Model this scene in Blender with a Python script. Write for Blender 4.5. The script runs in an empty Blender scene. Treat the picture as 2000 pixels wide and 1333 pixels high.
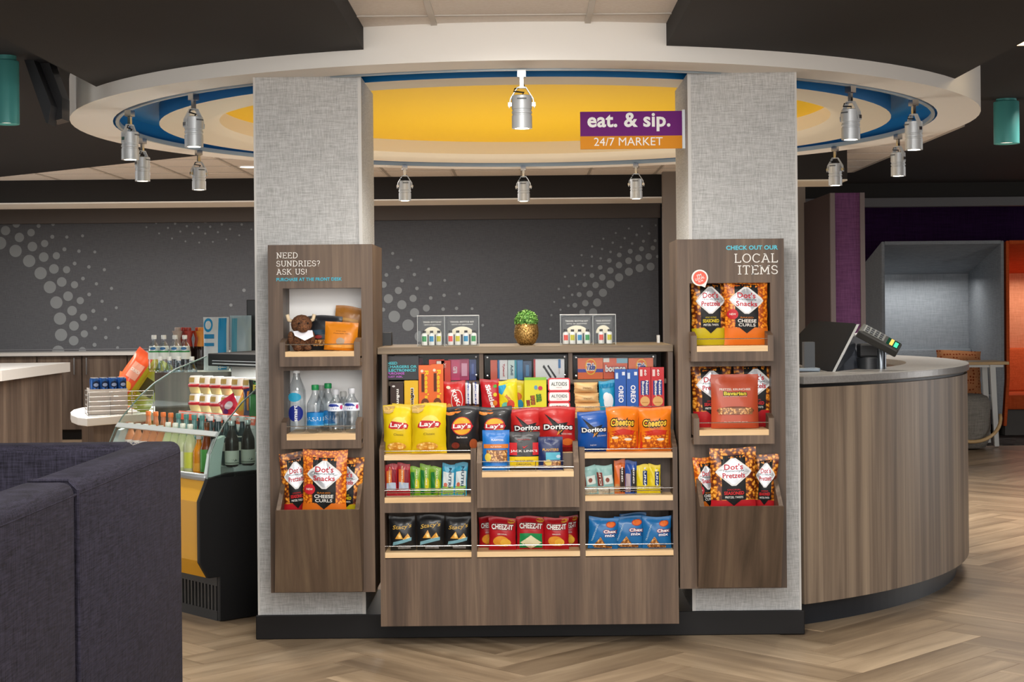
import bpy, math, random
from mathutils import Matrix, Vector
random.seed(7)
C = bpy.context.scene.collection
PI = math.pi
# ------------------------------------------------------------------ camera
F, CX, CY, H, ROLL = 3068.0, 1022.0, 605.0, 1.42, 0.0096
cam = bpy.data.objects.new('camera', bpy.data.cameras.new('camera'))
cam.data.sensor_width = 36; cam.data.lens = F/2000*36
cam.data.shift_x = -(CX-1000)/2000; cam.data.shift_y = (CY-666.5)/2000
cam.data.clip_start = 0.05; cam.data.clip_end = 200
cam.matrix_world = Matrix.Translation((0, 0, H)) @ Matrix.Rotation(PI/2, 4, 'X') @ Matrix.Rotation(-ROLL, 4, 'Z')
C.objects.link(cam); bpy.context.scene.camera = cam
def at(px, py, Y):
    """pixel + depth -> point"""
    a, b = px-CX, py-CY
    return ((a - ROLL*b)*Y/F, Y, H - (b + ROLL*a)*Y/F)
def px_x(px, Y, py=650): return at(px, py, Y)[0]
def px_z(px, py, Y): return at(px, py, Y)[2]
# ------------------------------------------------------------------ world, light, exposure
sc = bpy.context.scene
w = bpy.data.worlds.new('world'); sc.world = w; w.use_nodes = True
w.node_tree.nodes['Background'].inputs[0].default_value = (1.0, 0.985, 0.97, 1)
w.node_tree.nodes['Background'].inputs[1].default_value = 0.85
sc.view_settings.view_transform = 'Standard'; sc.view_settings.look = 'None'
sc.view_settings.exposure = 0.62; sc.view_settings.gamma = 1; sc.view_settings.use_curve_mapping = False
def area(name, loc, sx, sy, power, col=(1, .96, .9), rot=(0, 0, 0), spread=180):
    l = bpy.data.lights.new(name, 'AREA'); l.shape = 'RECTANGLE'; l.size = sx; l.size_y = sy
    l.energy = power; l.color = col; l.spread = math.radians(spread)
    o = bpy.data.objects.new(name, l); o.location = loc; o.rotation_euler = rot; C.objects.link(o); return o
R = math.radians
area('downlight_panel', (-0.02, 4.2, 2.57), 1.1, 1.0, 47, (1, .97, .92), (R(28), 0, 0), 150)
area('lobby_fill', (0.5, -1.5, 1.9), 5.0, 2.2, 92, (1, .98, .96), (R(82), 0, 0))  # added fill from behind the camera, no window modelled
area('lobby_bounce_fill', (0, 1.2, 2.6), 4.0, 2.6, 110, (1, .97, .93))  # added out-of-view light, bounces off the floor onto front tiles and beams
area('back_counter_fill', (-3.0, 16.2, 2.6), 6.5, .6, 85, (1, .95, .9))  # added area light to lift the dark back zone, no fixture
area('back_aisle_fill', (-2.0, 12.4, 2.62), 5.0, .8, 110, (1, .95, .9))  # added emitter, rear floor bounces it up to the ceiling tiles
area('drum_up_fill', (0.0, 9.3, .80), 2.0, 2.0, 22, (1, .93, .82), (PI, 0, 0))  # unseen floating light aimed up, added to brighten the ring and dome
area('right_side_fill', (8.85, 10.5, 1.35), 8.0, 2.2, 190, (1, .98, .96), (0, R(-90), R(180)))  # added side emitter for the dark right ceiling, wall has no opening
area('left_side_fill', (-8.85, 9.0, 1.35), 13.0, 2.2, 280, (1, .98, .96), (0, R(-90), 0))  # added side emitter to lift the rear left ceiling, not an opening
area('booth_light', (4.40, 17.55, 1.72), 1.0, .08, 3.6, (1, .98, .95), (0, 0, 0))
area('booth_light_orange', (5.70, 17.55, 1.72), 1.0, .08, 4, (1, .96, .92), (0, 0, 0))
area('left_aisle_fill', (-3.3, 10.2, 2.64), .8, 2.0, 60, (1, .96, .9), spread=140)  # added to brighten the white counter, no lamp body there
area('right_aisle_fill', (3.4, 10.5, 2.64), .6, 2.5, 45, (1, .93, .85), spread=140)  # area light without a fixture, added over the right aisle
# ------------------------------------------------------------------ materials
def lin(h):
    h = h.lstrip('#'); o = []
    for i in (0, 2, 4):
        v = int(h[i:i+2], 16)/255
        o.append(v/12.92 if v <= .04045 else ((v+.055)/1.055)**2.4)
    return (*o, 1)
MC = {}
def mat(col, rough=.5, metal=0, spec=.5, emit=0, alpha=1, trans=0, ior=1.45, coat=0):
    k = (col, rough, metal, spec, emit, alpha, trans, ior, coat)
    if k in MC: return MC[k]
    m = bpy.data.materials.new('m_%d' % len(MC)); m.use_nodes = True
    b = m.node_tree.nodes['Principled BSDF']; c = lin(col)
    b.inputs['Base Color'].default_value = c; b.inputs['Roughness'].default_value = rough
    b.inputs['Metallic'].default_value = metal; b.inputs['Specular IOR Level'].default_value = spec
    b.inputs['IOR'].default_value = ior; b.inputs['Transmission Weight'].default_value = trans
    b.inputs['Alpha'].default_value = alpha; b.inputs['Coat Weight'].default_value = coat
    if emit: b.inputs['Emission Color'].default_value = c; b.inputs['Emission Strength'].default_value = emit
    MC[k] = m; return m
def nodemat(name, rough=.5, spec=.5):
    m = bpy.data.materials.new(name); m.use_nodes = True; nt = m.node_tree
    b = nt.nodes['Principled BSDF']; b.inputs['Roughness'].default_value = rough; b.inputs['Specular IOR Level'].default_value = spec
    return m, nt, b
def N(nt, t, **kw):
    n = nt.nodes.new(t)
    for k, v in kw.items():
        if k.startswith('i_'): n.inputs[k[2:].replace('_', ' ')].default_value = v
        else: setattr(n, k, v)
    return n
def ramp(nt, stops):
    r = nt.nodes.new('ShaderNodeValToRGB'); e = r.color_ramp.elements
    while len(e) < len(stops): e.new(.5)
    for q, (p, c) in zip(e, stops): q.position = p; q.color = lin(c)
    return r
def coords(nt, scale, kind='pos'):
    if kind == 'pos': src = N(nt, 'ShaderNodeNewGeometry').outputs['Position']
    else: src = N(nt, 'ShaderNodeTexCoord').outputs['Object']
    mp = N(nt, 'ShaderNodeMapping'); mp.inputs['Scale'].default_value = scale
    nt.links.new(src, mp.inputs['Vector']); return mp
def wood(name, a, b_, c, scale=(26, 26, .9), kind='pos', rough=.45, rand=False, plank=None):
    m, nt, b = nodemat(name, rough, .35); L = nt.links
    mp = coords(nt, scale, kind)
    n1 = N(nt, 'ShaderNodeTexNoise', i_Scale=1.0, i_Detail=6.0, i_Roughness=.62, i_Distortion=.35)
    n2 = N(nt, 'ShaderNodeTexNoise', i_Scale=.23, i_Detail=3.0)
    if rand:
        oi = N(nt, 'ShaderNodeObjectInfo'); mu = N(nt, 'ShaderNodeMath', operation='MULTIPLY'); mu.inputs[1].default_value = 57
        L.new(oi.outputs['Random'], mu.inputs[0]); ad = N(nt, 'ShaderNodeVectorMath', operation='ADD')
        L.new(mp.outputs[0], ad.inputs[0]); L.new(mu.outputs[0], ad.inputs[1]); src = ad.outputs[0]
    else: src = mp.outputs[0]
    L.new(src, n1.inputs['Vector']); L.new(src, n2.inputs['Vector'])
    mx = N(nt, 'ShaderNodeMix'); mx.data_type = 'FLOAT'; mx.inputs[0].default_value = .45
    L.new(n1.outputs[0], mx.inputs[2]); L.new(n2.outputs[0], mx.inputs[3])
    r = ramp(nt, [(.33, a), (.5, b_), (.67, c)]); L.new(mx.outputs[0], r.inputs[0])
    out = r.outputs[0]
    if rand:
        hs = N(nt, 'ShaderNodeHueSaturation'); mr = N(nt, 'ShaderNodeMapRange'); mr.inputs[3].default_value = .86; mr.inputs[4].default_value = 1.12
        L.new(oi.outputs['Random'], mr.inputs[0]); L.new(mr.outputs[0], hs.inputs['Value']); L.new(out, hs.inputs['Color']); out = hs.outputs[0]
    L.new(out, b.inputs['Base Color'])
    return m
WALNUT = wood('walnut', '#3c2f26', '#5c4a3c', '#7c6753', (30, 30, 1.1))
WALNUT_H = wood('walnut_across', '#54463a', '#756552', '#94826a', (1.2, 26, 30))
DWALNUT = wood('walnut_dark', '#3c3028', '#5d4f45', '#7b6b5c', (16, 16, .8))
DESKWOOD = wood('desk_wood', '#52443a', '#7f6e5e', '#ab9780', (24, 24, .55))
WALNUT_B = wood('walnut_bin', '#42362b', '#5c4b3d', '#75634e', (24, 2.5, 1.6))
MAPLE = wood('maple', '#cda777', '#dcb98a', '#e8cba0', (3, 30, 30))
OAK = wood('oak', '#b08d60', '#c4a373', '#d3b68a', (3, 20, 20))
PLANK = wood('plank_wood', '#77634d', '#9b856b', '#bca588', (1.5, 14, 14), 'obj', .36, True)
def linen(name, a, b_, s=230):
    m, nt, b = nodemat(name, .85, .2); L = nt.links
    ns = []
    for scv in ((s, s, s*.07), (s*.07, s*.07, s)):
        mp = coords(nt, scv); n = N(nt, 'ShaderNodeTexNoise', i_Scale=1.0, i_Detail=3.0, i_Roughness=.7); L.new(mp.outputs[0], n.inputs['Vector']); ns.append(n)
    ad = N(nt, 'ShaderNodeMath', operation='ADD'); L.new(ns[0].outputs[0], ad.inputs[0]); L.new(ns[1].outputs[0], ad.inputs[1])
    mu = N(nt, 'ShaderNodeMath', operation='MULTIPLY'); mu.inputs[1].default_value = .5; L.new(ad.outputs[0], mu.inputs[0])
    r = ramp(nt, [(.36, a), (.62, b_)]); L.new(mu.outputs[0], r.inputs[0]); L.new(r.outputs[0], b.inputs['Base Color'])
    bp = N(nt, 'ShaderNodeBump', i_Strength=.25, i_Distance=.002); L.new(mu.outputs[0], bp.inputs['Height']); L.new(bp.outputs[0], b.inputs['Normal'])
    return m
LINEN = linen('column_linen', '#9d9d9b', '#cccccb', 290)
SOFA = linen('sofa_weave', '#0f0d14', '#322f3d', 260)
SHADE = linen('shade_cloth', '#56575b', '#66676b', 200)
FELTG = linen('grey_felt', '#7e8388', '#989da2', 150)
POUF = linen('pouf_weave', '#6a665f', '#8d8880', 120)
def speck(name, a, b_, s, rough=.6, detail=4, bump=0):
    m, nt, b = nodemat(name, rough, .4); mp = coords(nt, (s, s, s), 'obj')
    n = N(nt, 'ShaderNodeTexNoise', i_Scale=1.0, i_Detail=float(detail)); nt.links.new(mp.outputs[0], n.inputs['Vector'])
    r = ramp(nt, [(.35, a), (.65, b_)]); nt.links.new(n.outputs[0], r.inputs[0]); nt.links.new(r.outputs[0], b.inputs['Base Color'])
    if bump:
        bp = N(nt, 'ShaderNodeBump', i_Strength=bump, i_Distance=.004); nt.links.new(n.outputs[0], bp.inputs['Height']); nt.links.new(bp.outputs[0], b.inputs['Normal'])
    return m
WHITE = mat('#eeebe5', .75); BLACKC = mat('#211f1e', .85); BLUE = mat('#0f72b0', .5); YELLOW = mat('#f2c318', .6)
CREAM = mat('#e2dccd', .7); TILE = speck('tile_white', '#e2dcd6', '#e8e3de', 60, .85)
CHROME = mat('#c9c9c9', .22, 1); ALU = mat('#c6cacd', .4, .35); BLACK = mat('#121213', .45); GLOSSB = mat('#0b0b0c', .25)
STONE = speck('desk_stone', '#868380', '#918e8b', 90, .28); WSTONE = mat('#cbc8c3', .4)
BASEB = mat('#151313', .5, spec=.3); DKICK = mat('#23272d', .4)
def glassmat(name, tint=(1, 1, 1), rough=.0, mixv=.12):
    m = bpy.data.materials.new(name); m.use_nodes = True; nt = m.node_tree; nt.nodes.clear()
    o = nt.nodes.new('ShaderNodeOutputMaterial'); t = nt.nodes.new('ShaderNodeBsdfTransparent'); g = nt.nodes.new('ShaderNodeBsdfGlossy'); mx = nt.nodes.new('ShaderNodeMixShader')
    t.inputs[0].default_value = (*tint, 1); g.inputs['Roughness'].default_value = max(rough, .03)
    fr = nt.nodes.new('ShaderNodeLayerWeight'); fr.inputs[0].default_value = .25
    mr = nt.nodes.new('ShaderNodeMapRange'); mr.inputs[3].default_value = mixv*.35; mr.inputs[4].default_value = min(1, mixv*4)
    nt.links.new(fr.outputs['Facing'], mr.inputs[0]); nt.links.new(mr.outputs[0], mx.inputs[0])
    nt.links.new(t.outputs[0], mx.inputs[1]); nt.links.new(g.outputs[0], mx.inputs[2]); nt.links.new(mx.outputs[0], o.inputs[0]); return m
ACRYL = glassmat('acrylic', (.96, .97, .97), mixv=.018); GLASS = glassmat('case_glass', (.90, .96, .94), mixv=.07)
PET = glassmat('clear_plastic', (.92, .95, .97), .08, .22); WATERB = glassmat('blue_clear_plastic', (.78, .88, .95), .1, .3)
def pretzelmat(name, dark, mid, hi, s=70):
    m, nt, b = nodemat(name, .35, .5); L = nt.links
    mp = coords(nt, (s, s*.25, s), 'obj'); mp.inputs['Rotation'].default_value = (0, .6, 0)
    n = N(nt, 'ShaderNodeTexNoise', i_Scale=.8, i_Detail=2.0); L.new(mp.outputs[0], n.inputs['Vector'])
    v = N(nt, 'ShaderNodeTexVoronoi', i_Scale=1.0, i_Randomness=1.0)
    ad = N(nt, 'ShaderNodeVectorMath', operation='MULTIPLY_ADD'); ad.inputs[1].default_value = (1.3, 1.3, 1.3)
    L.new(n.outputs[1], ad.inputs[0]); L.new(mp.outputs[0], ad.inputs[2]); L.new(ad.outputs[0], v.inputs['Vector'])
    r = ramp(nt, [(.12, hi), (.38, mid), (.62, dark)]); L.new(v.outputs[0], r.inputs[0]); L.new(r.outputs[0], b.inputs['Base Color']); return m
PRETZ = pretzelmat('pretzel_print', '#5a2006', '#d9811c', '#f5bd55')
CURLS = pretzelmat('curl_print', '#a8460a', '#f08a1c', '#ffab35', 95)
SNACK = pretzelmat('snack_print', '#7a4a20', '#c98a45', '#ecc98c', 120)
CHIPP = pretzelmat('chip_print', '#c98a2a', '#e8b85a', '#f6dc9c', 60)
SILVER = mat('#b9babd', .3, .5)
# ------------------------------------------------------------------ mesh helpers
WM = {}
class MB:
    def __init__(s): s.v = []; s.f = []; s.m = []; s.cur = 0
    def add(s, vs, fs):
        o = len(s.v); s.v += [tuple(p) for p in vs]; s.f += [tuple(i+o for i in f) for f in fs]; s.m += [s.cur]*len(fs); return s
    def box(s, x0, x1, y0, y1, z0, z1):
        if x0 > x1: x0, x1 = x1, x0
        if y0 > y1: y0, y1 = y1, y0
        if z0 > z1: z0, z1 = z1, z0
        return s.add([(x0,y0,z0),(x1,y0,z0),(x1,y1,z0),(x0,y1,z0),(x0,y0,z1),(x1,y0,z1),(x1,y1,z1),(x0,y1,z1)],
                     [(0,3,2,1),(4,5,6,7),(0,1,5,4),(1,2,6,5),(2,3,7,6),(3,0,4,7)])
    def prism(s, poly, axis, a, b):
        """poly 2D in the other two axes, extruded from a to b along axis"""
        n = len(poly)
        def p(q, t): return {'x': (t, q[0], q[1]), 'y': (q[0], t, q[1]), 'z': (q[0], q[1], t)}[axis]
        vs = [p(q, a) for q in poly] + [p(q, b) for q in poly]
        return s.add(vs, [tuple(range(n)), tuple(range(2*n-1, n-1, -1))] + [(i, i+n, (i+1) % n+n, (i+1) % n) for i in range(n)])
    def lathe(s, prof, c=(0, 0), n=24, a0=0, a1=2*PI, cap=True):
        full = abs(a1-a0-2*PI) < 1e-6; k = n if full else n+1; vs = []
        for r, z in prof:
            for i in range(k):
                a = a0+(a1-a0)*i/n; vs.append((c[0]+r*math.sin(a), c[1]-r*math.cos(a), z))
        fs = []
        for j in range(len(prof)-1):
            for i in range(n):
                i2 = (i+1) % k; fs.append((j*k+i, j*k+i2, (j+1)*k+i2, (j+1)*k+i))
        if cap and full:
            if prof[0][0] > 1e-5: fs.append(tuple(range(k-1, -1, -1)))
            if prof[-1][0] > 1e-5: fs.append(tuple((len(prof)-1)*k+i for i in range(k)))
        return s.add(vs, fs)
    def tube(s, pts, r, n=8):
        pts = [Vector(p) for p in pts]; vs = []; fs = []
        for i, p in enumerate(pts):
            d = (pts[min(i+1, len(pts)-1)]-pts[max(i-1, 0)]).normalized()
            u = d.cross(Vector((0, 0, 1)));
            if u.length < .05: u = d.cross(Vector((1, 0, 0)))
            u.normalize(); v = d.cross(u)
            for j in range(n):
                a = 2*PI*j/n; vs.append(p+u*(r*math.cos(a))+v*(r*math.sin(a)))
        for i in range(len(pts)-1):
            for j in range(n): fs.append((i*n+j, i*n+(j+1) % n, (i+1)*n+(j+1) % n, (i+1)*n+j))
        fs.append(tuple(range(n-1, -1, -1))); fs.append(tuple((len(pts)-1)*n+j for j in range(n)))
        return s.add(vs, fs)
    def ell(s, c, r, n=12, k=8):
        vs = [(c[0], c[1], c[2]-r[2])]; fs = []
        for j in range(1, k):
            t = -PI/2+PI*j/k
            for i in range(n):
                a = 2*PI*i/n; vs.append((c[0]+r[0]*math.cos(t)*math.cos(a), c[1]+r[1]*math.cos(t)*math.sin(a), c[2]+r[2]*math.sin(t)))
        vs.append((c[0], c[1], c[2]+r[2]))
        for i in range(n): fs.append((0, 1+(i+1) % n, 1+i)); fs.append((len(vs)-1, 1+(k-2)*n+i, 1+(k-2)*n+(i+1) % n))
        for j in range(k-2):
            for i in range(n): fs.append((1+j*n+i, 1+j*n+(i+1) % n, 1+(j+1)*n+(i+1) % n, 1+(j+1)*n+i))
        return s.add(vs, fs)
    def grid(s, fn, nu, nv, u0=0, u1=1, v0=0, v1=1):
        vs = [fn(u0+(u1-u0)*i/nu, v0+(v1-v0)*j/nv) for j in range(nv+1) for i in range(nu+1)]
        return s.add(vs, [(j*(nu+1)+i, j*(nu+1)+i+1, (j+1)*(nu+1)+i+1, (j+1)*(nu+1)+i) for j in range(nv) for i in range(nu)])
    def xf(s, fn): s.v = [tuple(fn(*p)) for p in s.v]; return s
def tag(o, label=None, cat=None, group=None, kind=None):
    if label: o['label'] = label
    if cat: o['category'] = cat
    if group: o['group'] = group
    if kind: o['kind'] = kind
    return o
def put(mb, name, mats, parent=None, smooth=False, world=True, bevel=0):
    me = bpy.data.meshes.new(name)
    if parent is not None and world:
        inv = WM.get(parent.name, Matrix()).inverted()
        vs = [tuple(inv @ Vector(p)) for p in mb.v]
    else: vs = mb.v
    me.from_pydata(vs, [], mb.f)
    if not isinstance(mats, (list, tuple)): mats = [mats]
    for m in mats: me.materials.append(m)
    if len(mats) > 1: me.polygons.foreach_set('material_index', mb.m)
    if smooth: me.polygons.foreach_set('use_smooth', [True]*len(me.polygons))
    me.update()
    if smooth == 'auto': me.set_sharp_from_angle(angle=R(35))
    o = bpy.data.objects.new(name, me); C.objects.link(o)
    if parent is not None: o.parent = parent; WM[o.name] = WM.get(parent.name, Matrix())
    if bevel:
        bv = o.modifiers.new('bevel', 'BEVEL'); bv.width = bevel; bv.segments = 2; bv.limit_method = 'ANGLE'
    return o
def empty(name, loc=(0, 0, 0), rz=0, label=None, cat=None, group=None):
    o = bpy.data.objects.new(name, None); o.empty_display_size = .05; o.location = loc; o.rotation_euler = (0, 0, rz); C.objects.link(o)
    WM[o.name] = Matrix.Translation(loc) @ Matrix.Rotation(rz, 4, 'Z')
    return tag(o, label, cat, group)
def struct(name, mb, m, parent=None, **k):
    o = put(mb, name, m, parent, **k)
    if parent is None: o['kind'] = 'structure'
    return o
# ------------------------------------------------------------------ lettering
TC = {}
def text2d(s, bold=0, sp=None):
    k = (s, bold, sp)
    if k in TC: return TC[k]
    cu = bpy.data.curves.new('t', 'FONT'); cu.body = s; cu.size = 1; cu.offset = bold; cu.resolution_u = 3; cu.fill_mode = 'FRONT' if hasattr(cu, 'fill_mode') else cu.fill_mode
    cu.space_character = 1.0 + (bold if sp is None else sp)*1.2
    o = bpy.data.objects.new('t', cu); C.objects.link(o); bpy.context.view_layer.update()
    me = bpy.data.meshes.new_from_object(o)
    vs = [(v.co.x, v.co.y) for v in me.vertices]; fs = [tuple(p.vertices) for p in me.polygons]
    bpy.data.objects.remove(o); bpy.data.curves.remove(cu); bpy.data.meshes.remove(me)
    TC[k] = (vs, fs); return TC[k]
def arc(cx, cy, rx, ry, a, b, n=10): return [(cx+rx*math.cos(R(a+(b-a)*i/n)), cy+ry*math.sin(R(a+(b-a)*i/n))) for i in range(n+1)]
SL = {  # slab-serif capitals: width, strokes, serifs (x, y, half width)
 'N': (.86, [[(.16,0),(.16,1)], [(.16,1),(.70,0)], [(.70,0),(.70,1)]], [(.16,0,.15),(.12,1,.12),(.70,1,.15)]),
 'E': (.74, [[(.16,0),(.16,1)], [(.1,1),(.66,1)], [(.1,0),(.68,0)], [(.16,.52),(.5,.52)]], [(.16,0,.14),(.16,1,.14)], [(.65,.9),(.67,.1),(.5,.52)]),
 'D': (.84, [[(.16,0),(.16,1)], [(.05,1),(.36,1)]+arc(.36,.5,.38,.5,90,-90)+[(.05,0)]], []),
 'S': (.68, [arc(.34,.74,.24,.26,15,270)+arc(.34,.25,.27,.25,90,-165)], [], [(.57,.82),(.08,.18)]),
 'U': (.84, [[(.16,1),(.16,.35)]+arc(.43,.32,.27,.32,180,360)+[(.70,1)]], [(.16,1,.14),(.70,1,.14)]),
 'R': (.82, [[(.16,0),(.16,1)], [(.05,1),(.40,1)]+arc(.40,.76,.23,.24,90,-90)+[(.16,.52)], [(.42,.52),(.68,0)]], [(.16,0,.14),(.72,0,.09)]),
 'I': (.40, [[(.20,0),(.20,1)]], [(.20,0,.16),(.20,1,.16)]),
 'A': (.86, [[(.12,0),(.42,1)], [(.42,1),(.74,0)], [(.22,.34),(.64,.34)]], [(.12,0,.13),(.74,0,.13),(.36,1,.12)]),
 'K': (.84, [[(.16,0),(.16,1)], [(.16,.42),(.64,1)], [(.32,.6),(.70,0)]], [(.16,0,.14),(.16,1,.14),(.66,1,.12),(.72,0,.12)]),
 'L': (.70, [[(.16,0),(.16,1)], [(.05,0),(.64,0)]], [(.16,1,.14)], [(.63,.12)]),
 'O': (.88, [arc(.43,.5,.36,.5,0,360,20)], []),
 'C': (.80, [arc(.43,.5,.35,.5,40,320,16)], [], [(.71,.86)]),
 'T': (.76, [[(.37,0),(.37,1)], [(.06,1),(.68,1)]], [(.37,0,.15)], [(.07,.9),(.67,.9)]),
 'M': (1.0, [[(.15,0),(.15,1)], [(.15,1),(.48,.2)], [(.48,.2),(.82,1)], [(.82,0),(.82,1)]], [(.15,0,.14),(.82,0,.14),(.1,1,.1),(.87,1,.1)]),
 '?': (.60, [arc(.28,.74,.20,.26,165,-50)+[(.28,.42),(.28,.26)], [(.28,0),(.28,.08)]], []),
 '!': (.34, [[(.17,.28),(.17,1)], [(.17,0),(.17,.08)]], []),
 ' ': (.42, [], []), "'": (.26, [[(.13,.8),(.13,1)]], [])}
def slab2d(s, t=.105):
    vs = []; fs = []; x = 0
    def seg(p, q, wd):
        dx, dy = q[0]-p[0], q[1]-p[1]; l = math.hypot(dx, dy) or 1; nx, ny = -dy/l*wd/2, dx/l*wd/2; o = len(vs)
        vs.extend([(p[0]+nx, p[1]+ny), (p[0]-nx, p[1]-ny), (q[0]-nx, q[1]-ny), (q[0]+nx, q[1]+ny)]); fs.append((o, o+1, o+2, o+3))
    for ch in s:
        g = SL[ch]
        for st in g[1]:
            for i in range(len(st)-1):
                p, q = st[i], st[i+1]; seg((x+p[0], p[1]), (x+q[0], q[1]), t)
        for sx, sy, hw in g[2]: seg((x+sx-hw, sy*(1-.0)), (x+sx+hw, sy), t*.85)
        for ex, ey in (g[3] if len(g) > 3 else []): seg((x+ex, ey-.09), (x+ex, ey+.09), t*.8)
        x += g[0]+.06
    return vs, fs
def flat_text(mb, mp, s, cx, cz, wd=None, ht=None, bold=0, shear=0, rot=0, slab=False, align='c', layer=0, ol=0):
    """mp(a, b, layer) maps plane metres to a point"""
    vs, fs = slab2d(s) if slab else text2d(s, bold)
    if not vs: return
    x0 = min(v[0] for v in vs); x1 = max(v[0] for v in vs); y0 = min(v[1] for v in vs); y1 = max(v[1] for v in vs)
    sx = sy = None
    if wd: sx = wd/(x1-x0)
    if ht: sy = ht/(y1-y0)
    sx = sx or sy; sy = sy or sx
    if ol: vs, fs = text2d(s, bold+ol, bold)
    out = []; c_, s_ = math.cos(rot), math.sin(rot)
    for (a, b) in vs:
        a = (a-{'c': (x0+x1)/2, 'l': x0, 'r': x1}[align])*sx; b = (b-(y0+y1)/2)*sy; a += shear*b
        a, b = a*c_-b*s_, a*s_+b*c_
        out.append(mp(cx+a, cz+b, layer))
    mb.add(out, fs)
# ------------------------------------------------------------------ packages
class Surf:
    def __init__(s, kind, w, h, d, seed=0, top=.075): s.k, s.w, s.h, s.d, s.seed, s.top = kind, w, h, d, seed, top
    def wrinkle(s, u, v):
        e = max(0, 1-min(v, 1-v)/.25); q = s.seed
        return (.0016*math.sin(u*17+q*3)+.0012*math.sin(u*31+q*5+v*9))*e + .0010*math.sin(u*6+v*13+q)
    def pt(s, u, v, side=-1):
        """u -1..1, v 0..1"""
        if s.k == 'pouch':
            lo, hi = .045, 1-s.top; t = min(1, max(0, (v-lo)/(hi-lo))); pf = math.sin(PI*t)**.42 if 0 < t < 1 else 0
            ef = (1-min(1, abs(u))**2.6)**.62
            y = s.d/2*pf*ef + .0008
            x = s.w/2*u*(1-.045*pf + .012*math.sin(v*23+s.seed)*(0 if pf == 0 else 1))
            wr = s.wrinkle(u, v) if pf > 0 else .0012*math.sin(u*24+s.seed)
            z = v*s.h + (.004*math.sin(u*2.2+s.seed)*v if s.h > .1 else 0)
            return (x, side*y + wr*min(1, (1-abs(u))*4 if pf else 1), z)
        if s.k == 'doy':   # stand-up pouch, fat at the foot
            t = min(1, v/(1-s.top)); pf = max(0, (1-t**2.2))**.7*(min(1, v/.05)*.35+.65)
            ef = (1-min(1, abs(u))**2.8)**.6
            return (s.w/2*u*(1-.02*math.sin(PI*min(1, v))), side*(s.d/2*pf*ef+.0008)+s.wrinkle(u, v)*.8*min(1, (1-abs(u))*4), v*s.h)
        return (s.w/2*u, side*s.d/2, v*s.h)
    def mp(s, a, b, layer=0):
        u, v = 2*a/s.w, b/s.h; p = s.pt(max(-1, min(1, u)), max(0, min(1, v)))
        off = .0012+.0007*layer
        return (p[0], p[1]-off, p[2])
class CylSurf:
    def __init__(s, rfn, w, h): s.rfn, s.w, s.h = rfn, w, h
    def mp(s, a, b, layer=0):
        r = s.rfn(b)+.0008+.0006*layer; t = a/r; return (r*math.sin(t), -r*math.cos(t), b)
def dim(h, f=.80):
    if not isinstance(h, str): return h
    h = h.lstrip('#'); return '#'+''.join('%02x' % int(round(int(h[i:i+2], 16)*f**.45)) for i in (0, 2, 4))
def decals(S, specs, parent, name='front_print'):
    mb = MB(); mats = []; W, Hh = S.w, S.h
    def use(m):
        m = mat(dim(m), .45, spec=.3) if isinstance(m, str) else m
        if m not in mats: mats.append(m)
        mb.cur = mats.index(m)
    for L, sp in enumerate(specs):
        k = sp[0]
        if k == 't':
            _, s, cx, cz, wf, col = sp[:6]; o = dict(sp[6]) if len(sp) > 6 else {}
            ol = o.pop('ol', None); hf = o.pop('h', None); kw = dict(o)
            b0 = kw.get('bold', 0)
            if ol:
                use(ol); flat_text(mb, S.mp, s, cx*W, cz*Hh, wf*W if wf else None, hf*Hh if hf else None, layer=L, ol=.11, **kw)
            use(col); flat_text(mb, S.mp, s, cx*W, cz*Hh, wf*W if wf else None, hf*Hh if hf else None, layer=L+.6, **kw)
        elif k in 'ep':
            if k == 'e': _, cx, cz, rx, rz, col = sp[:6]; pts = [(cx+rx*math.cos(2*PI*i/24), cz+rz*math.sin(2*PI*i/24)) for i in range(24)]
            else:
                pts0, col = sp[1], sp[2]; pts = []
                for i in range(len(pts0)):
                    p, q = pts0[i], pts0[(i+1) % len(pts0)]
                    for t in range(4): pts.append((p[0]+(q[0]-p[0])*t/4, p[1]+(q[1]-p[1])*t/4))
            use(col); n = len(pts); cx = sum(p[0] for p in pts)/n; cz = sum(p[1] for p in pts)/n; vs = []; fs = []
            for rr in (1, .66, .33):
                for p in pts: vs.append(S.mp((cx+(p[0]-cx)*rr)*W, (cz+(p[1]-cz)*rr)*Hh, L))
            vs.append(S.mp(cx*W, cz*Hh, L))
            for j in range(2):
                for i in range(n): fs.append((j*n+i, j*n+(i+1) % n, (j+1)*n+(i+1) % n, (j+1)*n+i))
            for i in range(n): fs.append((2*n+i, 2*n+(i+1) % n, 3*n))
            mb.add(vs, fs)
        elif k == 'b':   # band u0 u1 z0 z1
            _, u0, u1, z0, z1, col = sp; use(col)
            mb.grid(lambda u, v: S.mp(u*W, v*Hh, L), 14, max(2, int((z1-z0)*14)), u0, u1, z0, z1)
    return put(mb, name, mats, parent, smooth=False, world=False)
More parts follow.
